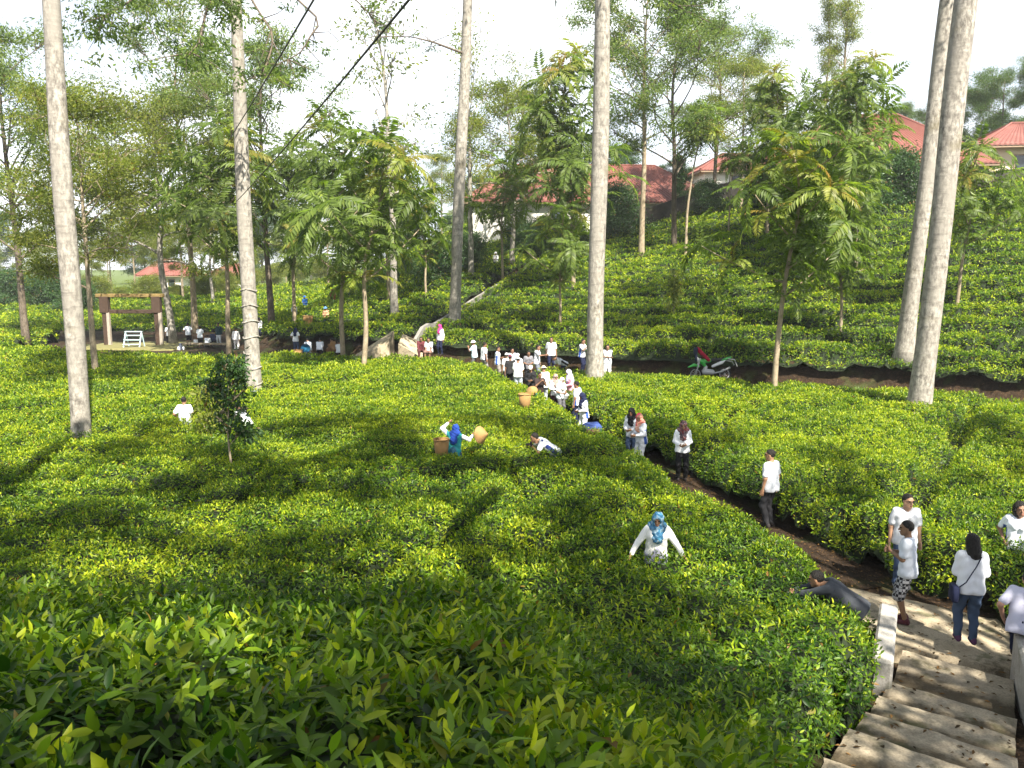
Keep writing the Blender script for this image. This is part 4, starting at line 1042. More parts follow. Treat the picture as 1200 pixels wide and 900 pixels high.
# ------------------------------------------------------------------ people: implicit bodies meshed with surface nets
def snets(f, lo, hi, h):
    lo = np.asarray(lo, float); hi = np.asarray(hi, float)
    n = np.maximum(np.ceil((hi - lo) / h).astype(int) + 1, 3)
    ax = [lo[a] + h * np.arange(n[a]) for a in range(3)]
    G = np.stack(np.meshgrid(*ax, indexing='ij'), -1); D = f(G.reshape(-1, 3)).reshape(n)
    nc = n - 1; acc = np.zeros((*nc, 3)); cnt = np.zeros(nc)
    sl = lambda o: tuple(slice(o[a], n[a] - 1 + o[a]) for a in range(3))
    cor = [(i, j, k) for i in (0, 1) for j in (0, 1) for k in (0, 1)]
    for a in cor:
        for b in range(3):
            if a[b] == 0:
                c = list(a); c[b] = 1; d0 = D[sl(a)]; d1 = D[sl(c)]
                x = (d0 < 0) != (d1 < 0)
                t = np.where(x, d0 / np.where(x, d0 - d1, 1), 0)
                for e in range(3): acc[..., e] += np.where(x, a[e] + (t if e == b else 0), 0)
                cnt += x
    act = cnt > 0; idx = np.full(nc, -1); idx[act] = np.arange(act.sum())
    V = (acc[act] / cnt[act][:, None] + np.argwhere(act)) * h + lo
    Q = []
    for b in range(3):
        c, d = [(1, 2), (2, 0), (0, 1)][b]
        s0 = [slice(None)] * 3; s1 = [slice(None)] * 3; s0[b] = slice(0, n[b] - 1); s1[b] = slice(1, n[b])
        d0 = D[tuple(s0)] < 0; d1 = D[tuple(s1)] < 0; e = np.argwhere(d0 != d1)
        e = e[(e[:, c] > 0) & (e[:, d] > 0) & (e[:, c] < n[c] - 1) & (e[:, d] < n[d] - 1)]
        if not len(e): continue
        ins = d0[tuple(e.T)]
        def at(dc, dd):
            q = e.copy(); q[:, c] -= dc; q[:, d] -= dd; return idx[tuple(q.T)]
        q = np.stack([at(1, 1), at(0, 1), at(0, 0), at(1, 0)], -1)
        q[~ins] = q[~ins][:, ::-1]; Q.append(q)
    Q = np.concatenate(Q); return V, Q[(Q >= 0).all(1)]

def capd(P, a, b, ra, rb):
    a = np.asarray(a, float); b = np.asarray(b, float); ab = b - a; t = np.clip((P - a) @ ab / max(ab @ ab, 1e-9), 0, 1)
    return np.linalg.norm(P - a - t[:, None] * ab, axis=1) - (ra + (rb - ra) * t)
def elld(P, c, r): 
    r = np.asarray(r, float); q = np.linalg.norm((P - np.asarray(c)) / r, axis=1); return (q - 1) * r.min() * np.clip(q, .6, 1.4) ** 0
def smin(a, b, k): h = np.clip(.5 + .5 * (b - a) / k, 0, 1); return b + (a - b) * h - k * h * (1 - h)
def seg_sdf(segs, k=.03):
    def f(P):
        d = None
        for s in segs:
            e = capd(P, *s) if len(s) == 4 else elld(P, *s)
            d = e if d is None else smin(d, e, k)
        return d
    return f
def seg_box(segs, pad):
    pts = []; 
    for s in segs:
        if len(s) == 4: pts += [np.asarray(s[0]) - s[2], np.asarray(s[0]) + s[2], np.asarray(s[1]) - s[3], np.asarray(s[1]) + s[3]]
        else: pts += [np.asarray(s[0]) - s[1], np.asarray(s[0]) + s[1]]
    pts = np.array(pts); return pts.min(0) - pad, pts.max(0) + pad

# head template (centre at skull centre, facing +Y)
def head_sdf(P):
    d = elld(P, (0, -.012, .018), (.076, .096, .098))
    d = smin(d, capd(P, (0, .03, -.05), (0, .05, -.095), .055, .032), .035)
    d = smin(d, capd(P, (-.045, .0, -.05), (-.02, .06, -.09), .03, .02), .03); d = smin(d, capd(P, (.045, .0, -.05), (.02, .06, -.09), .03, .02), .03)
    d = smin(d, capd(P, (0, .088, .012), (0, .107, -.028), .009, .015), .014)
    d = smin(d, capd(P, (-.012, .088, -.066), (.012, .088, -.066), .007, .007), .01)
    for s in (-1, 1):
        d = smin(d, elld(P, (s * .078, -.005, -.005), (.012, .022, .034)), .01)
        d = np.maximum(d, -(np.linalg.norm(P - [s * .034, .098, .016], axis=1) - .017))
        d = smin(d, capd(P, (s * .018, .086, .035), (s * .05, .074, .034), .008, .007), .012)
    d = smin(d, capd(P, (0, -.02, -.06), (0, -.03, -.14), .052, .054), .03)
    return d
HEADS = {q: snets(head_sdf, (-.11, -.13, -.16), (.11, .135, .13), q) for q in (.009, .016)}
def uvs(c, r, n=8):
    V, F = lathe([(max(math.sin(a), .02) * r, -math.cos(a) * r) for a in np.linspace(0, np.pi, n)], n); return V + c, F
# hand template: wrist at origin, fingers along -Z, palm facing +Y (curl towards +Y); right hand, thumb at +X
def hand_template(h, curl):
    segs = [((-.018, 0, -.02), (-.026, .004, -.085), .018, .012), ((.0, 0, -.02), (0, .004, -.09), .02, .013), ((.016, 0, -.02), (.024, .004, -.085), .018, .012), ((0, 0, .03), (0, 0, -.02), .024, .022)]
    for x, L in ((-.033, .055), (-.012, .07), (.010, .075), (.031, .068)):
        p = np.array([x, .004, -.088]); a = .25 * curl
        for q in (.45, .32, .25):
            d = np.array([x * .6, math.sin(a), -math.cos(a)]); e = p + unit(d) * L * q; segs.append((p, e, .0092, .0078)); p = e; a += .75 * curl
    p0 = np.array([.022, .005, -.03]); p1 = np.array([.05, .02, -.062]); p2 = np.array([.052, .034 + .012 * curl, -.088]); segs += [(p0, p1, .014, .011), (p1, p2, .0105, .008)]
    return snets(seg_sdf(segs, .006), *seg_box(segs, .012), h)
HANDS = {(q, c): hand_template(q, c) for q in (.0055, .009) for c in (.5, 1.2)}

def ik(a, t, l1, l2, pole):
    a = np.asarray(a, float); t = np.asarray(t, float); d = t - a; L = np.linalg.norm(d); Lm = l1 + l2 - .004
    if L > Lm: t = a + d * Lm / L; d = t - a; L = Lm
    L = max(L, abs(l1 - l2) + .02); dn = d / np.linalg.norm(d); q = (l1 * l1 - l2 * l2 + L * L) / (2 * L); hgt = math.sqrt(max(l1 * l1 - q * q, 0))
    p = np.asarray(pole, float); p = p - dn * (p @ dn); p = p / (np.linalg.norm(p) + 1e-9)
    return a + dn * q + p * hgt, a + dn * L
def rotx(a): c, s = math.cos(a), math.sin(a); return np.array([[1, 0, 0], [0, c, -s], [0, s, c]])
def rotz(a): c, s = math.cos(a), math.sin(a); return np.array([[c, -s, 0], [s, c, 0], [0, 0, 1]])
POSES = {   # pelvis z, lean (deg forward), wrists (right, left) in the upright torso frame, feet (right, left), hand curl
    'stand': dict(pz=.92, lean=2, w=((.25, .02, .86), (-.25, .03, .86))),
    'clasp': dict(pz=.92, lean=3, w=((.045, .26, 1.17), (-.035, .26, 1.19)), c=1.2),
    'chest': dict(pz=.92, lean=6, w=((.10, .25, 1.08), (-.08, .26, 1.10)), c=1.2, hp=18),
    'fold': dict(pz=.92, lean=0, w=((-.12, .20, 1.12), (.12, .22, 1.15))),
    'phone': dict(pz=.92, lean=4, w=((.07, .28, 1.36), (-.07, .28, 1.36)), c=1.2, hp=8),
    'hips': dict(pz=.92, lean=0, w=((.22, .06, 1.0), (-.22, .06, 1.0))),
    'point': dict(pz=.92, lean=4, w=((.16, .46, 1.28), (-.23, .05, .88))),
    'spread': dict(pz=.92, lean=14, w=((.52, .20, .86), (-.52, .20, .86)), hp=12),
    'wave': dict(pz=.92, lean=10, w=((.44, .22, 1.40), (-.26, .12, 1.72)), hp=0),
    'shoot': dict(pz=.82, lean=52, w=((.06, .24, 1.50), (-.07, .24, 1.48)), c=1.2, hp=-40),
    'lunge': dict(pz=.80, lean=62, w=((.07, .50, 1.62), (-.07, .50, 1.60)), c=1.2, hp=-35),
    'bend': dict(pz=.86, lean=60, w=((.12, .42, 1.05), (-.12, .42, 1.05)), hp=0),
    'sit': dict(pz=.50, lean=12, w=((.12, .36, .95), (-.12, .36, .95)), f=((.12, .44, 0), (-.12, .44, 0)), hp=12),
    'sitlow': dict(pz=.22, lean=20, w=((.14, .40, .98), (-.14, .40, .98)), f=((.14, .50, 0), (-.14, .50, 0)), hp=10),
    'crouch': dict(pz=.34, lean=28, w=((.14, .40, .92), (-.14, .40, .92)), f=((.13, .14, 0), (-.13, .14, 0)), hp=10),
}
M_SKIN = {}
def skin(c):
    if c not in M_SKIN:
        t = NT('skin'); n = t.noise(30, 3); t.base(t.mix(n, tuple(v * .85 for v in c), c)).rough(.55, .35)
        t.b.inputs['Subsurface Weight'].default_value = .0; M_SKIN[c] = t.m
    return M_SKIN[c]
M['eye'] = simple('eye_dark', (.012, .009, .008), .2, 5, .1)
M['lip'] = simple('lips', (.22, .075, .06), .5, 5, .1)
M['hair'] = simple('hair_black', (.009, .007, .006), .62, 60, .6, .3, .9)
M['white_shirt'] = cloth((.80, .81, .84))
def shirt_mat():
    t = NT('cloth_colored'); a = t.n('ShaderNodeAttribute', attribute_name='col'); n = t.noise(14, 3); 
    c = t.mix(1.0, a.outputs['Color'], t.ramp(n, [(.2, (.93,) * 3), (.8, (1,) * 3)]), 'MULTIPLY')
    t.base(c).rough(.85, .2); return t.m
M['cloth'] = shirt_mat()
def checked(name, a, b, s):
    t = NT(name); ck = t.n('ShaderNodeTexChecker'); ck.inputs['Scale'].default_value = s; t.l(t.coord(), ck.inputs['Vector'])
    ck.inputs[1].default_value = (*a, 1); ck.inputs[2].default_value = (*b, 1); t.base(ck.outputs[0]).rough(.9, .15); return t.m
M['checked'] = checked('cloth_checked', (.02, .02, .025), (.36, .36, .38), 22)
M['denim'] = cloth((.055, .085, .15))
def pattern(name, cols, sc):
    t = NT(name); v = t.n('ShaderNodeTexVoronoi'); v.inputs['Scale'].default_value = sc; t.l(t.coord(), v.inputs['Vector'])
    sp = t.n('ShaderNodeSeparateColor'); t.l(v.outputs['Color'], sp.inputs[0])
    t.base(t.ramp(sp.outputs[0], [((k + .3) / len(cols), c) for k, c in enumerate(cols)])).rough(.85, .2); return t.m
M['scarf_blue'] = pattern('scarf_blue', [(.03, .10, .20), (.06, .22, .36), (.30, .42, .50), (.05, .16, .30)], 26)
M['scarf_maroon'] = pattern('scarf_maroon', [(.05, .04, .05), (.16, .03, .03), (.22, .16, .16), (.07, .05, .06)], 24)
M['scarf_pink'] = pattern('scarf_pink', [(.55, .20, .14), (.50, .03, .08), (.60, .34, .26), (.55, .26, .18)], 7)

def person(loc, yaw, H, pose, label, top=((.80, .81, .84), 'short', None), bot=('trousers', (.03, .03, .04)), head=('hair',), q=.022, sk=(.28, .155, .09), shoes=(.03, .025, .025), hy=0, fem=0, group=None, shoe2=None, mods=None, ground_z=None):
    p = dict(f=((.10, .02, 0), (-.10, -.02, 0)), c=.5, hp=4, twist=0); p.update(POSES[pose]); p.update(mods or {})
    k = H / 1.70; fine = q < .017
    wS = .93 if fem else 1.0
    T = rotz(R_(p['twist'])) @ rotx(-R_(p['lean'])); pel = np.array([0, p.get('py', 0), p['pz']])
    def tt(v): v = np.asarray(v, float) - [0, 0, .92]; return pel + T @ v           # torso frame -> body
    sh = [tt((s * .165 * wS, -.01, 1.385)) for s in (1, -1)]; hips = [pel + np.array([s * .085, 0, -.03]) for s in (1, -1)]
    wr = [tt(v) for v in p['w']]
    el = []; 
    for i, s in enumerate((1, -1)):
        e, w2 = ik(sh[i], wr[i], .285, .25, T @ np.array([s * .55, -.7, -.5])); el.append(e); wr[i] = w2
    ft = [np.array(v, float) + [0, 0, .075] for v in p['f']]; kn = []
    for i, s in enumerate((1, -1)):
        e, f2 = ik(hips[i], ft[i], .425, .42, (s * .12, 1, .1)); kn.append(e); ft[i] = f2
    neck = tt((0, .0, 1.45)); hc = tt((0, .035, 1.585)); HR = rotz(R_(hy)) @ T @ rotx(-R_(p['hp'])) if abs(p['lean']) > 25 else rotz(R_(hy)) @ rotx(-R_(p['hp']))
    def tor(inf, lowz=.93, hem=0):
        return [(tt((s * .07 * wS, 0, lowz)), tt((s * .075 * wS, .0, 1.10)), .105 * wS + inf + hem, .092 * wS + inf) for s in (1, -1)] + \
               [(tt((s * .075 * wS, 0, 1.10)), tt((s * .085 * wS, .008, 1.30)), .092 * wS + inf, .100 * wS + inf) for s in (1, -1)] + \
               [(tt((-.135 * wS, -.01, 1.375)), tt((.135 * wS, -.01, 1.375)), .052 + inf, .052 + inf)] + \
               ([(tt((s * .065, .075, 1.27)), tt((s * .065, .08, 1.26)), .05 + inf * .8, .05 + inf * .8) for s in (1, -1)] if fem else [])
    body = tor(0) + [(tt((0, -.005, 1.38)), hc + HR @ np.array([0, -.02, -.07]), .058, .05)]
    for i in (0, 1):
        body += [(sh[i], el[i], .050, .040), (el[i], wr[i], .040, .026), (hips[i], kn[i], .085, .056), (kn[i], ft[i], .054, .036)]
        body += [(ft[i] + [0, -.02, -.03], ft[i] + [0, .13, -.05], .036, .028)]
    V, F = snets(seg_sdf(body, .035), *seg_box(body, .04), q)
    Vs, Fs, mi = [V], [F], [np.zeros(len(F), int)]; n = len(V)
    def add(V, F, m):
        nonlocal n
        for f in (F if isinstance(F, list) else [F]):
            Fs.append(f + n); mi.append(np.full(len(f), m))
        Vs.append(V); n += len(V)
    hv, hf = HEADS[.009 if fine else .016]; add(hv @ HR.T + hc, hf, 0)
    for s in (-1, 1):
        ev, ef = uvs((s * .033, .083, .015), .0135, 6); add(ev @ HR.T + hc, ef, 1)
    V2, F2 = tube([(-.024, .092, -.066), (0, .0975, -.066), (.024, .092, -.066)], .006, 5); add(V2 @ HR.T + hc, F2, 2)
    hq = .0055 if fine else .009
    for i, s in enumerate((1, -1)):
        z = -unit(wr[i] - el[i]); y = T @ np.array([-s * .75, .35, .2]); y = unit(y - z * (y @ z)); x = np.cross(y, z)
        hv, hf = HANDS[(hq, p['c'])]; hv = hv * [1, 1, 1]
        if s < 0: hv = hv * [-1, 1, 1]; hf = hf[:, ::-1]
        add(hv @ np.stack([x, y, z]) + wr[i], hf, 0)
    V = np.concatenate(Vs) * k
    o = mk('person', V, [np.concatenate([f for f in Fs if f.shape[1] == 4])] + ([np.concatenate([f for f in Fs if f.shape[1] == 3])] if any(f.shape[1] == 3 for f in Fs) else []), [skin(sk), M['eye'], M['lip']], None, True, None,
           np.concatenate([m for m, f in zip(mi, Fs) if f.shape[1] == 4] + [m for m, f in zip(mi, Fs) if f.shape[1] == 3]))
    o.location = loc; o.rotation_euler = (0, 0, R_(yaw)); tag(o, label, 'person', group)
    Ti = T.T
    def part(name, segs, mat, cut=None, kk=.035, wr_=.0045, colf=None, qq=None):
        f0 = seg_sdf(segs, kk)
        def f(Pp):
            d = f0(Pp)
            if wr_: d = d + wr_ * (np.sin(Pp[:, 0] * 34 + 3 * np.sin(Pp[:, 2] * 9 + yaw)) * (1.2 - Pp[:, 2]).clip(.2, 1) * 1.4 + np.sin(Pp[:, 2] * 40 + Pp[:, 0] * 30 * np.sign(Pp[:, 0]) + yaw))
            if cut: d = np.maximum(d, cut(Pp))
            return d
        V, F = snets(f, *seg_box(segs, .05), qq or q)
        if not len(F): return None
        c = colf(V) if colf else None
        return mk(name, V * k, F, mat, o, True, c)
    # --- top
    col, sl, stripe = top
    hemz = .80 if p['pz'] > .7 else .86
    segs = tor(.024, hemz + .06, .018)
    for i in (0, 1):
        if sl == 'long': segs += [(sh[i], el[i], .070, .058), (el[i], el[i] + (wr[i] - el[i]) * .93, .058, .042)]
        else: segs += [(sh[i], sh[i] + (el[i] - sh[i]) * .72, .072, .070)]
    def cut(P):
        u = (P - pel) @ T + [0, 0, .92]
        d = hemz - u[:, 2]
        return np.maximum(d, -(np.linalg.norm((u - [0, .03, 1.50]) / [1, 1, 1.15], axis=1) - .085))
    def colf(V):
        u = (V - pel) @ T + [0, 0, .92]; c = np.tile(np.array(col, float), (len(V), 1))
        if stripe is not None:
            m = (np.abs(u[:, 0]) > .13) & (np.abs(u[:, 1]) < .055) & (u[:, 2] < 1.26) & (np.abs(u[:, 0]) < .24); c[m] = stripe
            m2 = (np.abs(u[:, 0]) > .145) & (u[:, 2] > 1.40) & (u[:, 1] < -.03); c[m2] = stripe
        return c
    part('shirt', segs, M['cloth'], cut, .02, colf=colf)
    # --- bottom
    kind, bc = bot; bm = bc if not isinstance(bc, tuple) else cloth(bc)
    if kind == 'skirt':
        segs = [(pel + [0, 0, .05], (ft[0] + ft[1]) / 2 + [0, 0, .05], .15, .22)] + [(hips[i], kn[i], .125, .12) for i in (0, 1)]
        part('skirt', segs, bm, lambda P: .06 - P[:, 2])
    else:
        segs = [(pel + [-.06, 0, .04], pel + [.06, 0, .02], .110, .110)]
        cutf = None
        for i in (0, 1):
            if kind == 'shorts':
                segs += [(hips[i], kn[i] + (ft[i] - kn[i]) * .02, .108, .095)]
            else: segs += [(hips[i], kn[i], .104, .076), (kn[i], kn[i] + (ft[i] - kn[i]) * .93, .074, .058)]
        part(kind, segs, bm, None, .03)
    for i in (0, 1):
        segs = [(ft[i] + [0, -.035, -.035], ft[i] + [0, .13, -.045], .042, .036), (ft[i] + [0, -.02, 0], ft[i] + [0, .02, -.02], .044, .044)]
        part('shoe', segs, cloth(shoes), lambda P, i=i: ft[i][2] - .078 - P[:, 2], .02, 0, qq=min(q, .016))
    # --- head wear
    hk = head[0]; hq2 = min(q, .016)
    def hpart(name, fn, mat, lo, hi, extra=None):
        V, F = snets(fn, lo, hi, hq2)
        if len(F): return mk(name, (V @ HR.T + hc) * k, F, mat, o, True)
    def hair_fn(P):
        d = elld(P, (0, -.02, .028), (.087, .104, .101)) + .004 * np.sin(P[:, 0] * 160) * np.sin(P[:, 1] * 140 + P[:, 2] * 120)
        cutp = np.maximum(-((P[:, 2] - .045) * .85 - (P[:, 1] - .035) * 1.0), -((P[:, 2] + .055) - 0))
        return np.maximum(d, cutp * .7)
    lo, hi = (-.13, -.16, -.16), (.13, .16, .16)
    if hk in ('hair', 'cap'): hpart('hair', hair_fn, M['hair'], lo, hi)
    if hk == 'long':
        def lf(P):
            d = smin(hair_fn(P), capd(P, (0, -.055, .02), (0, -.085, -.20), .085, .075), .04); d = smin(d, np.minimum(capd(P, (-.06, -.03, 0), (-.075, -.05, -.17), .04, .04), capd(P, (.06, -.03, 0), (.075, -.05, -.17), .04, .04)), .03)
            return d + .004 * np.sin(P[:, 0] * 150)
        hpart('hair', lf, M['hair'], (-.17, -.22, -.32), (.17, .16, .16))
    if hk == 'curly':
        hpart('hair', lambda P: smin(hair_fn(P), np.maximum(elld(P, (0, -.03, -.02), (.115, .11, .16)), P[:, 1] - .03), .03) + .012 * np.sin(P[:, 0] * 90) * np.sin(P[:, 1] * 80) * np.sin(P[:, 2] * 85), M['hair'], (-.17, -.2, -.24), (.17, .16, .18))
    if hk == 'hijab':
        m = head[1] if not isinstance(head[1], tuple) else cloth(head[1])
        fr = np.array([0, 1.0, 0])
        def fn(P):
            u = (P - hc) @ HR
            d = elld(u, (0, -.018, .022), (.098, .118, .112))
            d = smin(d, capd(u, (0, -.02, -.02), (0, -.01, -.13), .095, .085), .04)
            v = (P - pel) @ T + [0, 0, .92]
            dr = smin(capd(v, (0, .03, 1.46), (0, .06, 1.27), .10, .125), capd(v, (-.09, -.01, 1.43), (.09, -.01, 1.43), .085, .085), .05)
            dr = smin(dr, capd(v, (0, -.05, 1.45), (0, -.06, 1.25), .09, .12), .05)
            d = smin(d, dr, .04) + .006 * np.sin(v[:, 2] * 75 + v[:, 0] * 40) + .004 * np.sin(v[:, 0] * 70 - v[:, 2] * 50)
            face = elld(u, (0, .115, -.018), (.058, .075, .080))
            return np.maximum(d, -face)
        bb = [hc - .22, hc + .22, tt((-.2, -.2, 1.1)), tt((.2, .25, 1.1)), tt((.2, -.2, 1.5)), tt((-.2, .25, 1.5))]; bb = np.array(bb)
        V, F = snets(fn, bb.min(0), bb.max(0), hq2); mk('hijab', V * k, F, m, o, True)
    if hk == 'cap':
        cm = cloth(head[1])
        def cf(P):
            d = np.maximum(elld(P, (0, -.015, .04), (.092, .108, .098)), -(P[:, 2] - .045 + .02 * (P[:, 1] < 0)))
            br = np.maximum(np.abs(P[:, 2] - .048 + .1 * np.maximum(P[:, 1] - .09, 0)) - .009, elld(P, (0, .10, .048), (.078, .085, .2)))
            return np.minimum(d, br) if len(head) < 3 else np.minimum(d, np.maximum(np.abs(P[:, 2] - .035 + .25 * np.maximum(np.hypot(P[:, 0], P[:, 1]) - .09, 0)) - .012, np.hypot(P[:, 0], P[:, 1] + .01) - .155))
        hpart('cap', cf, cm, (-.19, -.2, -.08), (.19, .22, .17))
    if hk == 'conical':
        V, F = lathe([(.24, -.01), (.235, .01), (.12, .085), (.02, .155), (.0, .16)], 20); V = V + [0, -.01, .055]
        mk('conical_hat', (V @ HR.T + hc) * k, F, M['straw'], o, True)
        hpart('hair', hair_fn, M['hair'], lo, hi)
    o['_k'] = k
    W = {'wr': [np.array(v) * k for v in wr], 'hc': hc * k, 'HR': HR, 'k': k, 'T': T, 'tt': lambda v: tt(v) * k}
    RZ = rotz(R_(yaw)); W['world'] = lambda v: RZ @ np.asarray(v) + np.asarray(loc)
    del o['_k']
    return o, W

def straw_mat():
    t = NT('straw'); co = t.coord(); w1 = t.n('ShaderNodeTexWave', bands_direction='Z'); w1.inputs['Scale'].default_value = 16; w1.inputs['Distortion'].default_value = 1.5; t.l(co, w1.inputs['Vector'])
    n = t.noise(12, 4); c = t.mix(w1.outputs['Fac'], (.22, .12, .045), (.46, .29, .12)); t.base(t.mix(n, c, (.34, .2, .08))).rough(.8, .2); t.bump(w1.outputs['Fac'], .6, .02); return t.m
M['straw'] = straw_mat()

def on_ground(px, py, Yg, H, dy=4.0, dz=0.0):
    """head-top pixel + rough distance -> where a figure of height H stands under it"""
    best = None
    for Y in np.linspace(Yg - dy, Yg + dy, 161):
        p = at_y(px, py, Y); e = abs(p[2] - H - float(ground(p[0], Y)) - dz) + .02 * abs(Y - Yg)
        if best is None or e < best[0]: best = (e, p[0], Y, float(ground(p[0], Y)) + dz)
    return np.array(best[1:])
WHT = (.60, .62, .67); BLU = (.03, .08, .32); NAVY = (.012, .016, .045); BLK = (.014, .014, .016); GRY = (.10, .10, .11); JEAN = (.055, .085, .16)
def shirt(c=WHT, s='short', st=None): return (c, s, st)
def place(px, py, Y, H, **kw): return on_ground(px, py, Y, H, **kw)
GC = 'visitors in white shirts along the trench path'; GP = 'picnic group near the wooden gate'; GL = 'visitors resting at the foot of the low hill'; GW = 'tea pickers on the low hill'

# --- nearest figures
o, W1 = person((6.1, 11.85, .05), 58, 1.62, 'clasp', 'short haired man in white t-shirt and checked shorts, hands clasped, at the stair foot', shirt((.58, .62, .70)), ('shorts', M['checked']), ('hair',), .014, shoes=(.10, .03, .04), hy=14, sk=(.22, .125, .075))
o, W2 = person((6.72, 13.25, .05), 172, 1.66, 'stand', 'man with glasses facing the camera behind the man in checked shorts', shirt(), ('trousers', JEAN), ('hair',), .014, sk=(.40, .235, .15), shoes=(.30, .30, .32), hy=20)
gl = MB()
for s in (-1, 1):
    a = np.linspace(0, 6.283, 17); gl.tube(np.stack([s * .035 + .026 * np.cos(a), a * 0 + .103, .014 + .02 * np.sin(a)], -1), .003, 5)
    gl.tube([(s * .06, .10, .018), (s * .085, .0, .012)], .0028, 5)
gl.tube([(-.01, .105, .018), (.01, .105, .018)], .003, 5)
gv = np.concatenate(gl.V) @ W2['HR'].T * W2['k'] + W2['hc']
mk('glasses', gv, [np.concatenate(gl.F4)] + ([np.concatenate(gl.F3)] if gl.F3 else []), simple('glasses_frame', (.02, .02, .022), .3), o, True)
o, W3 = person((6.55, 10.95, .15), -12, 1.60, 'chest', 'woman with long black hair seen from behind, white top and jeans, on the landing', shirt((.68, .70, .75), 'long'), ('trousers', M['denim']), ('long',), .014, shoes=(.10, .04, .10), fem=1, hy=8, mods=dict(f=((.09, -.02, 0), (-.10, .06, 0))))
m = MB(); tw = W3['tt']
m.tube([tw((.13, -.06, 1.42)), tw((.02, -.15, 1.25)), tw((-.12, -.165, 1.0)), tw((-.22, -.06, .86))], .008, 6)
m.tube([tw((.13, -.06, 1.42)), tw((.10, .10, 1.38)), tw((-.05, .16, 1.15)), tw((-.19, .06, .88))], .008, 6)
m.box(tw((-.235, -.02, .80)), (.09, .22, .24), 0, None, .03)
bg_ = m.build('shoulder_bag', cloth(NAVY), None, True); bg_.location = (6.55, 10.95, .15); bg_.rotation_euler = (0, 0, R_(-12)); tag(bg_, 'dark blue shoulder bag hanging at the side of the long haired woman', 'bag')
p = place(1196, 591, 13.2, 1.58); person((p[0], p[1], .05), 150, 1.58, 'hips', 'curly haired girl in white and blue shirt at the right edge behind the bush', shirt((.76, .80, .88), 'short', BLU), ('trousers', NAVY), ('curly',), .014, fem=1, hy=20, sk=(.24, .13, .085))
o, W5 = person((6.80, 10.12, .10), -38, 1.62, 'sit', 'person in pale lavender shirt sitting with back turned on the right stair wall', shirt((.50, .50, .62)), ('trousers', NAVY), ('hair',), .014, mods=dict(pz=.72, lean=22, w=((.16, .30, 1.02), (-.26, .10, .98)), f=((.12, .44, .1), (-.12, .44, .1))), sk=(.40, .22, .15))
o, W6 = person((4.86, 10.74, -.06), 62, 1.66, 'lunge', 'man in dark grey jacket lying forward over the tea edge to take a photo', shirt((.05, .055, .065), 'long'), ('trousers', (.07, .07, .08)), ('hair',), .014, shoes=(.7, .7, .7), mods=dict(pz=.86, lean=58, hp=-45, py=.0, w=((.07, .42, 1.70), (-.07, .42, 1.68))))
def held_camera(W, label, name='camera_body', dz=.05, dy=.03, sc=1.0):
    c = (W['wr'][0] + W['wr'][1]) / 2; c = W['world'](c); 
    f = W['world'](W['HR'] @ np.array([0, 1., 0])) - W['world'](np.zeros(3)); ang = math.atan2(f[1], f[0]) - math.pi / 2
    r = tag(empty('camera', c + unit(f) * dy + np.array([0, 0, dz]), ang), label, 'camera'); r.scale = (sc,) * 3
    m = MB(); m.box((0, 0, 0), (.14, .06, .10), 0, None, .012); m.box((0, .0, .06), (.05, .05, .03), 0, None, .01); m.build('body', cloth(BLK), r)
    V, F = tube([(0, .03, 0), (0, .07, 0), (0, .071, 0), (0, .13, 0)], [.036, .036, .032, .034], 14); mk('lens', V, F, cloth((.02, .02, .022)), r, True)
def held_phone(W, label, sc=1.0):
    c = (W['wr'][0] + W['wr'][1]) / 2; c = W['world'](c); f = W['world'](W['HR'] @ np.array([0, 1., 0])) - W['world'](np.zeros(3)); ang = math.atan2(f[1], f[0]) - math.pi / 2
    m = MB(); m.box((0, 0, 0), (.075, .009, .15), 0, None, .003); r = m.build('phone', cloth(BLK)); r.location = c + unit(f) * .07 + np.array([0, 0, .07]); r.rotation_euler = (.2, 0, ang); tag(r, label, 'phone')
held_phone(W6, 'dark phone held out over the tea by the man in the grey jacket')
p = place(905, 527, 16.7, 1.68); person((5.5, 16.6, .02), 38, 1.68, 'stand', 'man in white polo shirt and dark trousers walking alone in the trench', shirt(), ('trousers', (.028, .028, .032)), ('hair',), .015, hy=30)
o, W8 = person((4.42, 20.4, .02), 172, 1.60, 'chest', 'woman in dark red patterned hijab with navy sleeves looking at her hands in the trench', shirt((.78, .79, .82), 'long', None), ('trousers', BLK), ('hijab', M['scarf_maroon']), .016, fem=1)
o, W9 = person((3.42, 22.4, .0), 150, 1.60, 'chest', 'woman in black hijab beside the one in pink and orange hijab', shirt(WHT, 'long', BLU), ('trousers', JEAN), ('hijab', (.015, .015, .018)), .018, fem=1)
person((3.55, 21.6, .0), 120, 1.58, 'chest', 'woman in pink and orange hijab standing before the black hijab in the trench', shirt(WHT, 'long', BLU), ('trousers', WHT), ('hijab', M['scarf_pink']), .018, fem=1, hy=30)
# --- in the left field
p = at_z(770, 600, 2.42); person((p[0], p[1] , .9), 176, 1.58, 'spread', 'woman in blue patterned hijab spreading her arms over the tea tops', shirt((.84, .83, .82), 'long'), ('skirt', (.35, .35, .45)), ('hijab', M['scarf_blue']), .015, fem=1, hy=-14, mods=dict(lean=10))
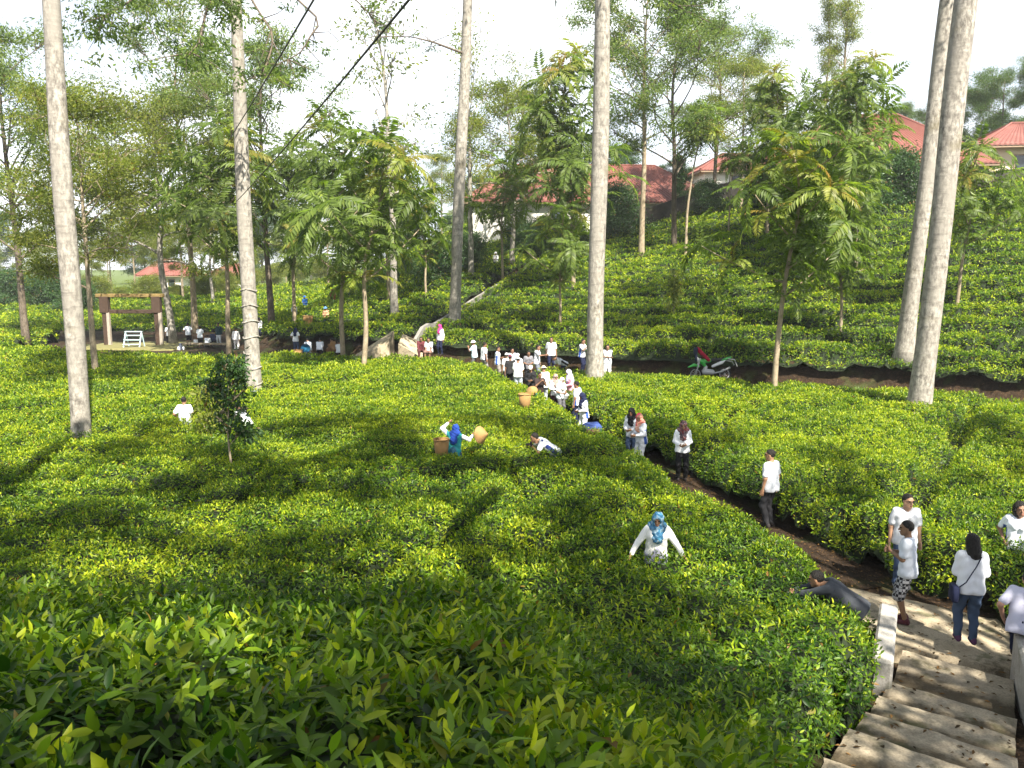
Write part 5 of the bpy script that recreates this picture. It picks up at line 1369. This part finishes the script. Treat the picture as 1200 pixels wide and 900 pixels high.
# shift: she stands on the soil, only the upper body clears the tea
for o in [x for x in COL.objects if x.get('label', '').startswith('woman in blue patterned')]:
    p = at_z(770, 600, 1.58 - .06 + .08); o.location = (p[0], p[1], .06)
m = MB(); m.tube([(-.05, .02, 0), (-.01, .03, -.26)], .012, 5)
p = at_z(630, 505, 1.42); o, W12 = person((p[0] + .45, p[1] + .1, .05), 96, 1.68, 'shoot', 'dark haired man bending over the tea tops with a camera at his eye', shirt((.82, .83, .85), 'short', (.03, .05, .22)), ('trousers', NAVY), ('hair',), .017)
held_camera(W12, 'black camera held up by the man bending over the tea')
p = at_z(532, 497, 1.62); o, W13 = person((p[0], p[1], .05), -14, 1.55, 'wave', 'tea picker in blue headscarf and teal vest raising both arms in the left field', shirt((.02, .20, .22), 'long'), ('skirt', (.03, .10, .16)), ('hijab', (.015, .05, .28)), .017, fem=1, hy=10)
for ch in o.children:
    if ch.name.startswith('shirt'):
        at = ch.data.attributes['col']; n = len(ch.data.vertices); v = np.empty(n * 3, np.float32); ch.data.vertices.foreach_get('co', v); v = v.reshape(-1, 3)
        c = np.tile(np.array([.02, .20, .22, 1], np.float32), (n, 1)); c[np.abs(v[:, 0]) > .20] = (.78, .79, .80, 1); at.data.foreach_set('color', c.ravel())
def basket(loc, r, h, label, rz=0, tilt=0, name='basket'):
    b = tag(empty(name, loc), label, 'basket'); b.rotation_euler = (tilt, 0, rz)
    V, F = lathe([(.0, .0), (r * .72, 0), (r * .86, h * .5), (r, h), (r * .95, h), (r * .80, h * .5), (r * .66, .03), (0, .03)], 22); mk('body', V, F, M['straw'], b, True)
    a = np.linspace(0, 6.3, 30); V, F = tube(np.stack([r * np.cos(a), r * np.sin(a), a * 0 + h], -1), .016, 6); mk('rim', V, F, M['straw'], b, True)
    return b
p = at_z(517, 530, .95); basket((p[0], p[1] + .1, .80), .20, .46, 'large woven bamboo basket beside the tea picker with raised arms')
c = W13['world'](W13['wr'][1] if False else W13['wr'][0]); 
def cone_hat(loc, rot, label, r=.30):
    h = tag(empty('conical_hat', loc), label, 'hat'); h.rotation_euler = rot
    V, F = lathe([(r, -.01), (r * .97, .005), (r * .5, .12), (.01, .25)], 22); mk('cone', V, F, M['straw'], h, True); V, F = lathe([(r * .36, .0), (r * .38, .07), (r * .34, .075)], 16); mk('inner_band', V, F, M['straw'], h, True)
pr = W13['world'](W13['wr'][0]); pl = W13['world'](W13['wr'][1]); hh = pr if pr[0] > pl[0] else pl
cone_hat(hh + np.array([.20, .0, .02]), (1.35, .25, .9), 'straw conical hat held out in the raised hand of the tea picker', .23)
p = at_z(215, 466, 1.6); person((p[0], p[1], .04), 8, 1.58, 'hips', 'boy in plain white shirt seen from behind in the left field row', shirt((.78, .82, .88)), ('trousers', NAVY), ('hair',), .018)
p = at_z(288, 471, 1.45); person((p[0], p[1], .0), 60, 1.55, 'bend', 'person in white bending in the tea just right of the dark sapling', shirt(WHT, 'short', NAVY), ('trousers', NAVY), ('hair',), .02, mods=dict(lean=35))

# --- crowd along the path to the crossing: (head pixel, distance, height, yaw, pose, top, bottom, head, label)
C = [
 (556, 399, 40.5, 1.62, 75, 'phone', shirt((.52, .66, .76)), ('trousers', GRY), ('cap', (.75, .75, .72), 1), 'white sun hatted person in pale blue shirt at the left end of the queue'),
 (567, 401, 41.2, 1.66, -60, 'stand', shirt(WHT, 'short', NAVY), ('trousers', (.25, .24, .24)), ('hair',), 'man with dark backpack straps just right of the white sun hat'),
 (583, 406, 39.2, 1.64, -100, 'fold', shirt(WHT, 'short', BLU), ('trousers', (.22, .20, .19)), ('hair',), 'man with folded arms and a blue side stripe looking right at the queue'),
 (594, 414, 37.6, 1.60, 20, 'stand', shirt(), ('trousers', GRY), ('cap', (.78, .78, .76)), 'person in white cap behind the black shirted man'),
 (598, 416, 36.2, 1.64, 10, 'stand', shirt((.02, .02, .022)), ('trousers', BLK), ('cap', (.14, .03, .05)), 'man in black shirt with thin yellow line and maroon cap from behind'),
 (607, 414, 37.2, 1.62, 170, 'chest', shirt(), ('trousers', GRY), ('cap', (.75, .74, .72)), 'person in white shirt facing the maroon capped man'),
 (607, 419, 34.8, 1.64, -8, 'chest', shirt((.80, .82, .80)), ('shorts', (.48, .54, .62)), ('cap', (.74, .76, .72)), 'person in white cap and pale shorts from behind'),
 (619, 411, 37.6, 1.62, 190, 'chest', shirt((.16, .16, .18)), ('trousers', BLK), ('hair',), 'person in grey shirt half hidden in the middle of the crowd'),
 (629, 404, 38.6, 1.70, 250, 'point', shirt(), ('trousers', (.14, .16, .20)), ('hair',), 'man in white pointing right with one arm at the crossing'),
 (646, 395, 39.0, 1.72, 178, 'stand', shirt((.82, .83, .86)), ('trousers', NAVY), ('hair',), 'tall man in white shirt and navy trousers facing the camera at the crossing'),
 (661, 414, 37.6, 1.64, 120, 'bend', shirt(WHT, 'short', BLK), ('trousers', NAVY), ('hair',), 'person in white bending down right of the tall man at the crossing'),
 (682, 397, 37.2, 1.66, 235, 'phone', shirt(WHT, 'short', BLU), ('trousers', NAVY), ('hair',), 'man in white and blue just left of the mottled trunk'),
 (712, 404, 36.4, 1.62, 175, 'fold', shirt(), ('trousers', (.62, .63, .65)), ('hair',), 'man in white with crossed hands just right of the mottled trunk'),
 (622, 428, 33.0, 1.60, 175, 'chest', shirt((.016, .016, .018), 'long'), ('trousers', BLK), ('cap', (.78, .77, .74)), 'person dressed in black with white cap facing the camera'),
 (638, 429, 32.2, 1.64, 20, 'chest', shirt((.82, .82, .80), 'long'), ('trousers', (.5, .55, .6)), ('cap', (.62, .50, .40), 1), 'person in long white shirt and cream sun hat from behind'),
 (632, 436, 31.6, 1.58, 200, 'phone', shirt((.03, .02, .02)), ('trousers', BLK), ('hair',), 'dark haired person in dark clothes raising arms beside the cream hat'),
 (650, 438, 30.2, 1.56, 200, 'chest', shirt((.75, .74, .76), 'long', (.10, .02, .04)), ('trousers', (.06, .02, .03)), ('hijab', (.32, .24, .21)), 'woman in beige brown hijab with dark red bag'),
 (657, 442, 29.0, 1.52, 215, 'chest', shirt((.60, .68, .70)), ('trousers', GRY), ('hijab', (.55, .52, .50)), 'woman in pale grey hijab behind the grey haired one'),
 (661, 449, 27.4, 1.50, 40, 'bend', shirt(WHT, 'short', NAVY), ('trousers', NAVY), ('hair',), 'dark haired person leaning forward in the queue with back to us'),
 (669, 433, 29.4, 1.62, 110, 'chest', shirt((.66, .30, .38), 'long'), ('trousers', WHT), ('hijab', (.48, .44, .66)), 'woman in lavender hijab and pink top'),
 (677, 447, 27.0, 1.60, 60, 'stand', shirt(WHT, 'short', BLU), ('trousers', NAVY), ('hair',), 'man with short black hair in white and blue beside the navy hijab'),
 (685, 460, 25.0, 1.56, 118, 'chest', shirt(WHT, 'long', BLU), ('trousers', WHT), ('hijab', (.012, .016, .05)), 'woman in navy hijab at the near end of the crowd'),
 (600, 408, 39.0, 1.60, 200, 'stand', shirt(), ('trousers', GRY), ('hair',), 'dark haired person mostly hidden behind the caps in the queue'),
]
for (px, py, Y, H, yaw, pose, tp, bt, hd, lab) in C:
    p = place(px, py, Y, H if pose not in ('bend', 'crouch', 'sit') else H * .80, dy=2.5)
    x = p[0]
    person((x, p[1], p[2]), yaw, H, pose, lab, tp, bt, hd, .022, group=GC, fem=int(hd[0] == 'hijab'), sk=(.24, .13, .08))
# tea picker with basket among the crowd, and a backpack lying on the hedge edge
p = at_z(627, 452, 1.25); person((p[0], p[1], .10), 160, 1.52, 'crouch', 'tea picker in conical hat bending low beside the crowd', shirt((.02, .18, .20), 'long'), ('trousers', (.04, .10, .16)), ('conical',), .022, fem=1, mods=dict(pz=.55, lean=32))
p = at_z(615, 474, .92); basket((p[0], p[1], .78), .22, .50, 'woven bamboo basket on the tea edge beside the crowd')
p = at_z(694, 499, 1.05); m = MB(); m.box((0, 0, .0), (.52, .34, .30), .3, rotx(.25), .12); b = m.build('backpack', cloth((.04, .07, .22)), None, True); b.location = (p[0], p[1], .98)
tag(b, 'blue backpack lying on the tea edge below the navy hijab', 'backpack'); m = MB(); m.box((0, -.14, -.06), (.40, .14, .16), .3, None, .05); m.build('pocket', cloth((.12, .06, .05)), b, True)

# --- foot of the hill stair
def sit_at(px, py, z, yaw, lab, tp, bt, hd, pose='sit', H=1.6, fem=0, Y=None, grp=None, q=.024, top=1.16):
    """head-top pixel for a seated figure whose seat is at height z"""
    p = at_z(px, py, z + top) if Y is None else at_y(px, py, Y)
    zz = (z if Y is None else p[2] - top)
    return person((p[0], p[1], zz), yaw, H, pose, lab, tp, bt, hd, q, group=grp, fem=fem, sk=(.22, .12, .075))
GS2 = 'visitors sitting at the foot of the hill stair'
sit_at(493, 395, 0, 190, 'person in dark red clothes sitting at the foot of the hill stair', shirt((.10, .025, .03), 'long'), ('trousers', (.08, .03, .03)), ('hair',), 'sit', Y=41.6, grp=GS2)
sit_at(503, 396, 0, 170, 'person in white shirt sitting with bare arms at the foot of the hill stair', shirt(), ('shorts', (.2, .12, .1)), ('hair',), 'sit', Y=41.4, grp=GS2)
sit_at(516, 381, 0, 140, 'woman in bright pink hijab standing on the hill stair', shirt((.75, .74, .78), 'long'), ('trousers', NAVY), ('hijab', (.50, .04, .20)), 'stand', Y=41.9, grp=GS2, top=1.56, fem=1)
# --- foot of the low hill
sit_at(346, 385, 0, -5, 'woman in navy hijab and jeans standing with back to us below the low hill', shirt((.78, .80, .84)), ('trousers', JEAN), ('hijab', (.012, .02, .07)), 'hips', Y=49.5, grp=GL, top=1.56, fem=1)
sit_at(361, 396, 0, 20, 'person in white with a round blue hat on the back, crouching', shirt((.74, .78, .86)), ('trousers', (.5, .52, .6)), ('hair',), 'crouch', Y=47.5, grp=GL, top=1.02)
sit_at(374, 396, 0, 5, 'person in white shirt crouching next to the round blue hat', shirt((.74, .77, .86)), ('trousers', NAVY), ('hair',), 'crouch', Y=48.0, grp=GL, top=1.02)
sit_at(392, 394, 0, 60, 'tea picker in tan brown clothes sitting below the low hill', shirt((.30, .17, .08), 'long'), ('skirt', (.22, .12, .06)), ('hair',), 'sitlow', Y=48.2, grp=GL, top=1.0, fem=1)
sit_at(397, 397, 0, 10, 'person in white and maroon sitting beside the tan clothed picker', shirt(WHT, 'short', (.14, .02, .05)), ('trousers', BLK), ('hair',), 'sitlow', Y=47.2, grp=GL, top=1.0)
p = at_y(349, 416, 46.2); basket((p[0], p[1], p[2] - .25), .28, .55, 'golden woven basket at the back edge of the left field by the navy hijab')
p = at_y(358, 408, 46.9); V, F = lathe([(.27, 0), (.26, .02), (.12, .09), (0, .12)], 18); h = mk('blue_hat', V, F, cloth((.02, .14, .26)), None, True); h.location = (p[0], p[1] , p[2]); h.rotation_euler = (-1.3, 0, .2); tag(h, 'round blue hat hanging on the back of the crouching person', 'hat')
# --- picnic group
for (px, py, Y, yaw, pose, tp, bt, hd, top, lab) in [
 (197, 381, 59, 40, 'stand', shirt(WHT), ('trousers', BLK), ('hair',), 1.56, 'person in white half hidden behind the dark trunk at the gate'),
 (212, 401, 54.5, 30, 'sitlow', shirt((.80, .82, .88)), ('trousers', NAVY), ('hijab', (.06, .07, .10)), 1.0, 'woman in dark hijab sitting in front of the picnic group'),
 (220, 379, 56.5, 10, 'hips', shirt((.74, .78, .86), 'short', NAVY), ('shorts', BLK), ('hair',), 1.58, 'tallest standing boy with a dark backpack in the picnic group'),
 (229, 393, 57.5, 0, 'sitlow', shirt(), ('trousers', GRY), ('hair',), 1.0, 'person in white sitting between the two standing boys'),
 (234, 384, 56.4, 5, 'stand', shirt((.76, .80, .86), 'short', NAVY), ('shorts', BLK), ('hair',), 1.48, 'shorter standing boy in white with a dark bag in the picnic group'),
 (242, 391, 56.2, 0, 'sitlow', shirt((.78, .80, .86)), ('trousers', GRY), ('hair',), 1.0, 'broad backed person in white sitting at the centre of the picnic group'),
 (250, 387, 57.2, 30, 'crouch', shirt((.05, .06, .12)), ('trousers', NAVY), ('hair',), 1.05, 'person in dark blue crouching in the picnic group'),
 (256, 380, 57, 170, 'stand', shirt((.02, .05, .06), 'long'), ('trousers', WHT), ('hair',), 1.52, 'person in dark top and white trousers at the right of the picnic group'),
 (276, 386, 55, 0, 'stand', shirt((.84, .80, .80), 'long'), ('trousers', (.7, .66, .66)), ('hair',), 1.5, 'person all in white standing alone right of the picnic group'),
 (4, 398, 52, 100, 'stand', shirt(), ('trousers', (.6, .6, .62)), ('hair',), 1.55, 'person in white at the left edge of the far field')]:
    sit_at(px, py, 0, yaw, lab, tp, bt, hd, pose, H=1.62, Y=Y, grp=GP if px > 10 else None, top=top, q=.026)
p = at_y(242, 403, 55.4); m = MB(); m.box((0, 0, 0), (3.6, .5, .12), -.1, None, .03); o = m.build('wooden_plank', M['bark_tan']); o.location = (p[0], p[1], p[2]); tag(o, 'long brown plank lying in front of the picnic group', 'plank')
# --- pickers on the low hill and hats
for (px, py, Y, hat, shc, lab) in [
 (382, 360, 55, (.10, .22, .45), (.45, .25, .15), 'picker in pale blue hat bending low near the basket on the low hill'),
 (345, 355, 60, (.10, .25, .50), (.75, .76, .8), 'picker in pale blue hat and white at the middle of the low hill'),
 (390, 338, 64, (.30, .08, .04), (.28, .07, .03), 'picker in rust red clothes high on the low hill'),
 (357, 338, 66, (.03, .12, .45), (.03, .12, .40), 'picker in bright blue at the far side of the low hill'),
 (303, 352, 58, (.02, .02, .03), (.75, .76, .8), 'person in black and white at the left foot of the low hill'),
 (541, 311, 64, (.03, .12, .50), (.35, .08, .05), 'picker in blue hat and red near the hill stair'),
 (519, 304, 66, (.03, .12, .45), (.03, .10, .35), 'picker in blue near the top of the low hill'),
 (581, 296, 66, (.5, .5, .5), (.60, .60, .62), 'person in pale grey at the top of the hill stair')]:
    p = at_y(px, py, Y); gz = float(ground(p[0], Y)); top_ = p[2] - gz
    person((p[0], Y, gz + min(0, top_ - 1.5)), 170, 1.55, 'chest', lab, shirt(shc, 'long'), ('trousers', NAVY), ('cap', hat, 1), .03, group=GW, sk=(.22, .12, .075))
p = at_y(361, 378, 54); basket((p[0], 54, p[2] - .3), .34, .75, 'tall pale basket standing in the tea on the low hill')

# ------------------------------------------------------------------ motorbike parked on the cross path
def motorbike():
    p = at_y(832, 430, 35.2); MY = float(foot(p[0])) + 1.15; gz = float(ground(p[0], MY)); b = tag(empty('motorbike', (p[0], MY, gz + .02)), 'green motorbike with white side panels parked on the path behind the right tea field', 'motorbike')
    b.rotation_euler = (R_(-6), 0, R_(4))
    grn = simple('paint_green', (.04, .32, .05), .3, 4, .1, .5); wht = simple('paint_white', (.62, .62, .66), .35, 4, .1, .5); blk = simple('plastic_black', (.015, .015, .017), .5); met = simple('metal_grey', (.35, .35, .36), .3, 9, .2, .6); rub = simple('rubber', (.012, .012, .012), .85)
    # front wheel at -x (faces left)
    for x in (-.66, .64):
        a = np.linspace(0, 2 * np.pi, 29); w = MB(); w.tube(np.stack([x + .27 * np.cos(a), a * 0, .31 + .27 * np.sin(a)], -1), .045, 8, False); wh = w.build('wheel', rub, b, True)
        w = MB(); w.tube(np.stack([x + .215 * np.cos(a), a * 0, .31 + .215 * np.sin(a)], -1), .018, 6, False)
        for k in range(10):
            t = k * .6283; w.tube([(x + .03 * math.cos(t), 0, .31 + .03 * math.sin(t)), (x + .21 * math.cos(t), 0, .31 + .21 * math.sin(t))], .006, 4)
        w.tube([(x, -.05, .31), (x, .05, .31)], .035, 8); w.build('rim', met, wh, True)
    def blob(name, segs, mat, k=.02, q=.018, flat=1.0):
        V, F = snets(seg_sdf(segs, k), *seg_box(segs, .04), q); V[:, 1] *= flat; return mk(name, V, F, mat, b, True)
    blob('front_fender', [((-.98, 0, .62), (-.72, 0, .72), .03, .07), ((-.72, 0, .72), (-.50, 0, .66), .07, .05)], grn)
    blob('tank_shroud', [((-.52, 0, .98), (-.36, 0, .86), .05, .11), ((-.36, 0, .86), (-.20, 0, .62), .11, .05), ((-.36, 0, .88), (-.05, 0, .92), .10, .10)], grn)
    blob('engine', [((-.25, 0, .42), (.08, 0, .40), .13, .12), ((-.25, 0, .42), (-.2, 0, .62), .1, .08)], met)
    blob('seat', [((-.05, 0, .93), (.35, 0, .92), .07, .08), ((.35, 0, .92), (.72, 0, 1.0), .08, .05)], blk)
    blob('side_panel', [((.12, 0, .66), (.50, 0, .82), .06, .08), ((.50, 0, .82), (.66, 0, .92), .08, .04)], wht)
    blob('tail', [((.52, 0, .94), (.92, 0, 1.04), .07, .045)], grn)
    m = MB(); m.tube([(.72, .06, .92), (1.0, .06, .86), (1.10, .05, .70)], .03, 6); m.tube([(.78, -.06, .98), (1.08, -.06, .94), (1.20, -.05, .62)], .026, 6); m.build('tail_rack', met, b, True)
    for s in (-.07, .07):
        m = MB(); m.tube([(-.66, s, .31), (-.46, s, 1.02)], .028, 8); m.build('fork', met, b, True)
    m = MB(); m.tube([(-.46, -.36, 1.14), (-.44, -.16, 1.10), (-.44, .16, 1.10), (-.46, .36, 1.14)], .016, 8); m.build('handlebar', blk, b, True)
    blob('headlight', [((-.60, 0, 1.0), (-.52, 0, .92), .075, .08)], wht)
    m = MB(); m.tube([(.1, -.12, .35), (.45, -.14, .42), (.85, -.14, .60)], [.03, .035, .045], 8); m.build('exhaust', met, b, True)
    m = MB(); m.tube([(.05, 0, .4), (.64, .05, .31)], .03, 6); m.tube([(.05, 0, .75), (.64, .05, .31)], .022, 6); m.build('frame', blk, b, True)
    j = MB(); c = np.array([p[0] - .38, MY, gz + 1.18])
    segs = [((-.22, 0, .26), (.28, 0, -.22), .10, .08), ((-.20, .08, .24), (.22, .10, -.22), .09, .06)]
    V, F = snets(seg_sdf(segs, .03), *seg_box(segs, .04), .02); o = mk('jacket', V, F, cloth((.30, .012, .035)), None, True); o.location = c; tag(o, 'dark red jacket draped over the motorbike handlebar', 'jacket')
    segs = [((-.30, 0, .10), (-.28, 0, .26), .09, .10), ((-.28, 0, .10), (-.26, 0, -.24), .07, .05)]
    V, F = snets(seg_sdf(segs, .03), *seg_box(segs, .04), .02); o = mk('rucksack', V, F, cloth((.02, .025, .05)), None, True); o.location = c + [-.02, -.05, 0]; tag(o, 'navy rucksack hung at the front of the motorbike', 'bag')
motorbike()
hz = MB(); hz.box((0, 120, 21), (420, 420, 76)); h = hz.build('haze')
t = NT('haze_air'); t.t.nodes.remove(t.b); v = t.n('ShaderNodeVolumePrincipled'); v.inputs['Color'].default_value = (.93, .97, 1, 1); v.inputs['Density'].default_value = .0005; v.inputs['Anisotropy'].default_value = .2
t.l(v.outputs[0], t.out.inputs['Volume']); h.data.materials.append(t.m); tag(h, 'thin pale morning haze over the far trees', 'haze', kind='stuff')
scene.cycles.volume_bounces = 0
# ------------------------------------------------------------------ light
SUN_EL = R_(50); SH = np.array([-.46, .888]); SH /= np.linalg.norm(SH)       # shadows fall this way
S = Vector((-SH[0] * math.cos(SUN_EL), -SH[1] * math.cos(SUN_EL), math.sin(SUN_EL)))
sl = bpy.data.lights.new('sun', 'SUN'); so = bpy.data.objects.new('sun', sl); COL.objects.link(so)
sl.energy = 5.0; sl.angle = R_(.55); sl.color = (1.0, .93, .80)
so.rotation_euler = (-S).to_track_quat('-Z', 'Y').to_euler(); so.location = (0, 0, 60)
w = bpy.data.worlds.new('World'); scene.world = w; w.use_nodes = True; nt = w.node_tree
bg = nt.nodes['Background']; sky = nt.nodes.new('ShaderNodeTexSky'); sky.sky_type = 'NISHITA'; sky.sun_disc = False
sky.sun_elevation = SUN_EL; sky.sun_rotation = math.atan2(S.x, S.y); sky.air_density = 1.0; sky.dust_density = 2.5; sky.altitude = 800
# thin bright cloud veil over the blue
tc = nt.nodes.new('ShaderNodeTexCoord'); mp = nt.nodes.new('ShaderNodeMapping'); mp.inputs['Scale'].default_value = (1.2, 1.2, 2.5)
nz = nt.nodes.new('ShaderNodeTexNoise'); nz.inputs['Scale'].default_value = 2.2; nz.inputs['Detail'].default_value = 6
rp = nt.nodes.new('ShaderNodeValToRGB'); rp.color_ramp.elements[0].position = .38; rp.color_ramp.elements[1].position = .60
rp.color_ramp.elements[0].color = (.42, .42, .42, 1)
mx = nt.nodes.new('ShaderNodeMix'); mx.data_type = 'RGBA'; mx.inputs[7].default_value = (12.5, 13.0, 13.6, 1)
nt.links.new(tc.outputs['Generated'], mp.inputs[0]); nt.links.new(mp.outputs[0], nz.inputs['Vector']); nt.links.new(nz.outputs['Fac'], rp.inputs[0])
sx = nt.nodes.new('ShaderNodeSeparateXYZ'); nt.links.new(tc.outputs['Generated'], sx.inputs[0])
er = nt.nodes.new('ShaderNodeMapRange'); er.inputs['From Min'].default_value = .30; er.inputs['From Max'].default_value = .75; er.inputs['To Min'].default_value = 1; er.inputs['To Max'].default_value = .25
nt.links.new(sx.outputs['Z'], er.inputs['Value'])
ml = nt.nodes.new('ShaderNodeMath'); ml.operation = 'MULTIPLY'; nt.links.new(er.outputs[0], ml.inputs[0]); nt.links.new(rp.outputs[0], ml.inputs[1])
nt.links.new(ml.outputs[0], mx.inputs[0]); nt.links.new(sky.outputs[0], mx.inputs[6]); nt.links.new(mx.outputs[2], bg.inputs['Color'])
bg.inputs['Strength'].default_value = .046
vs = scene.view_settings; vs.view_transform = 'Standard'; vs.look = 'None'; vs.exposure = 1.78; vs.gamma = 1; vs.use_curve_mapping = False
scene.render.engine = 'CYCLES'; scene.cycles.max_bounces = 6; scene.cycles.diffuse_bounces = 3; scene.cycles.glossy_bounces = 2
scene.cycles.transmission_bounces = 4; scene.cycles.transparent_max_bounces = 8; scene.cycles.use_denoising = True
scene.cycles.sample_clamp_indirect = 6
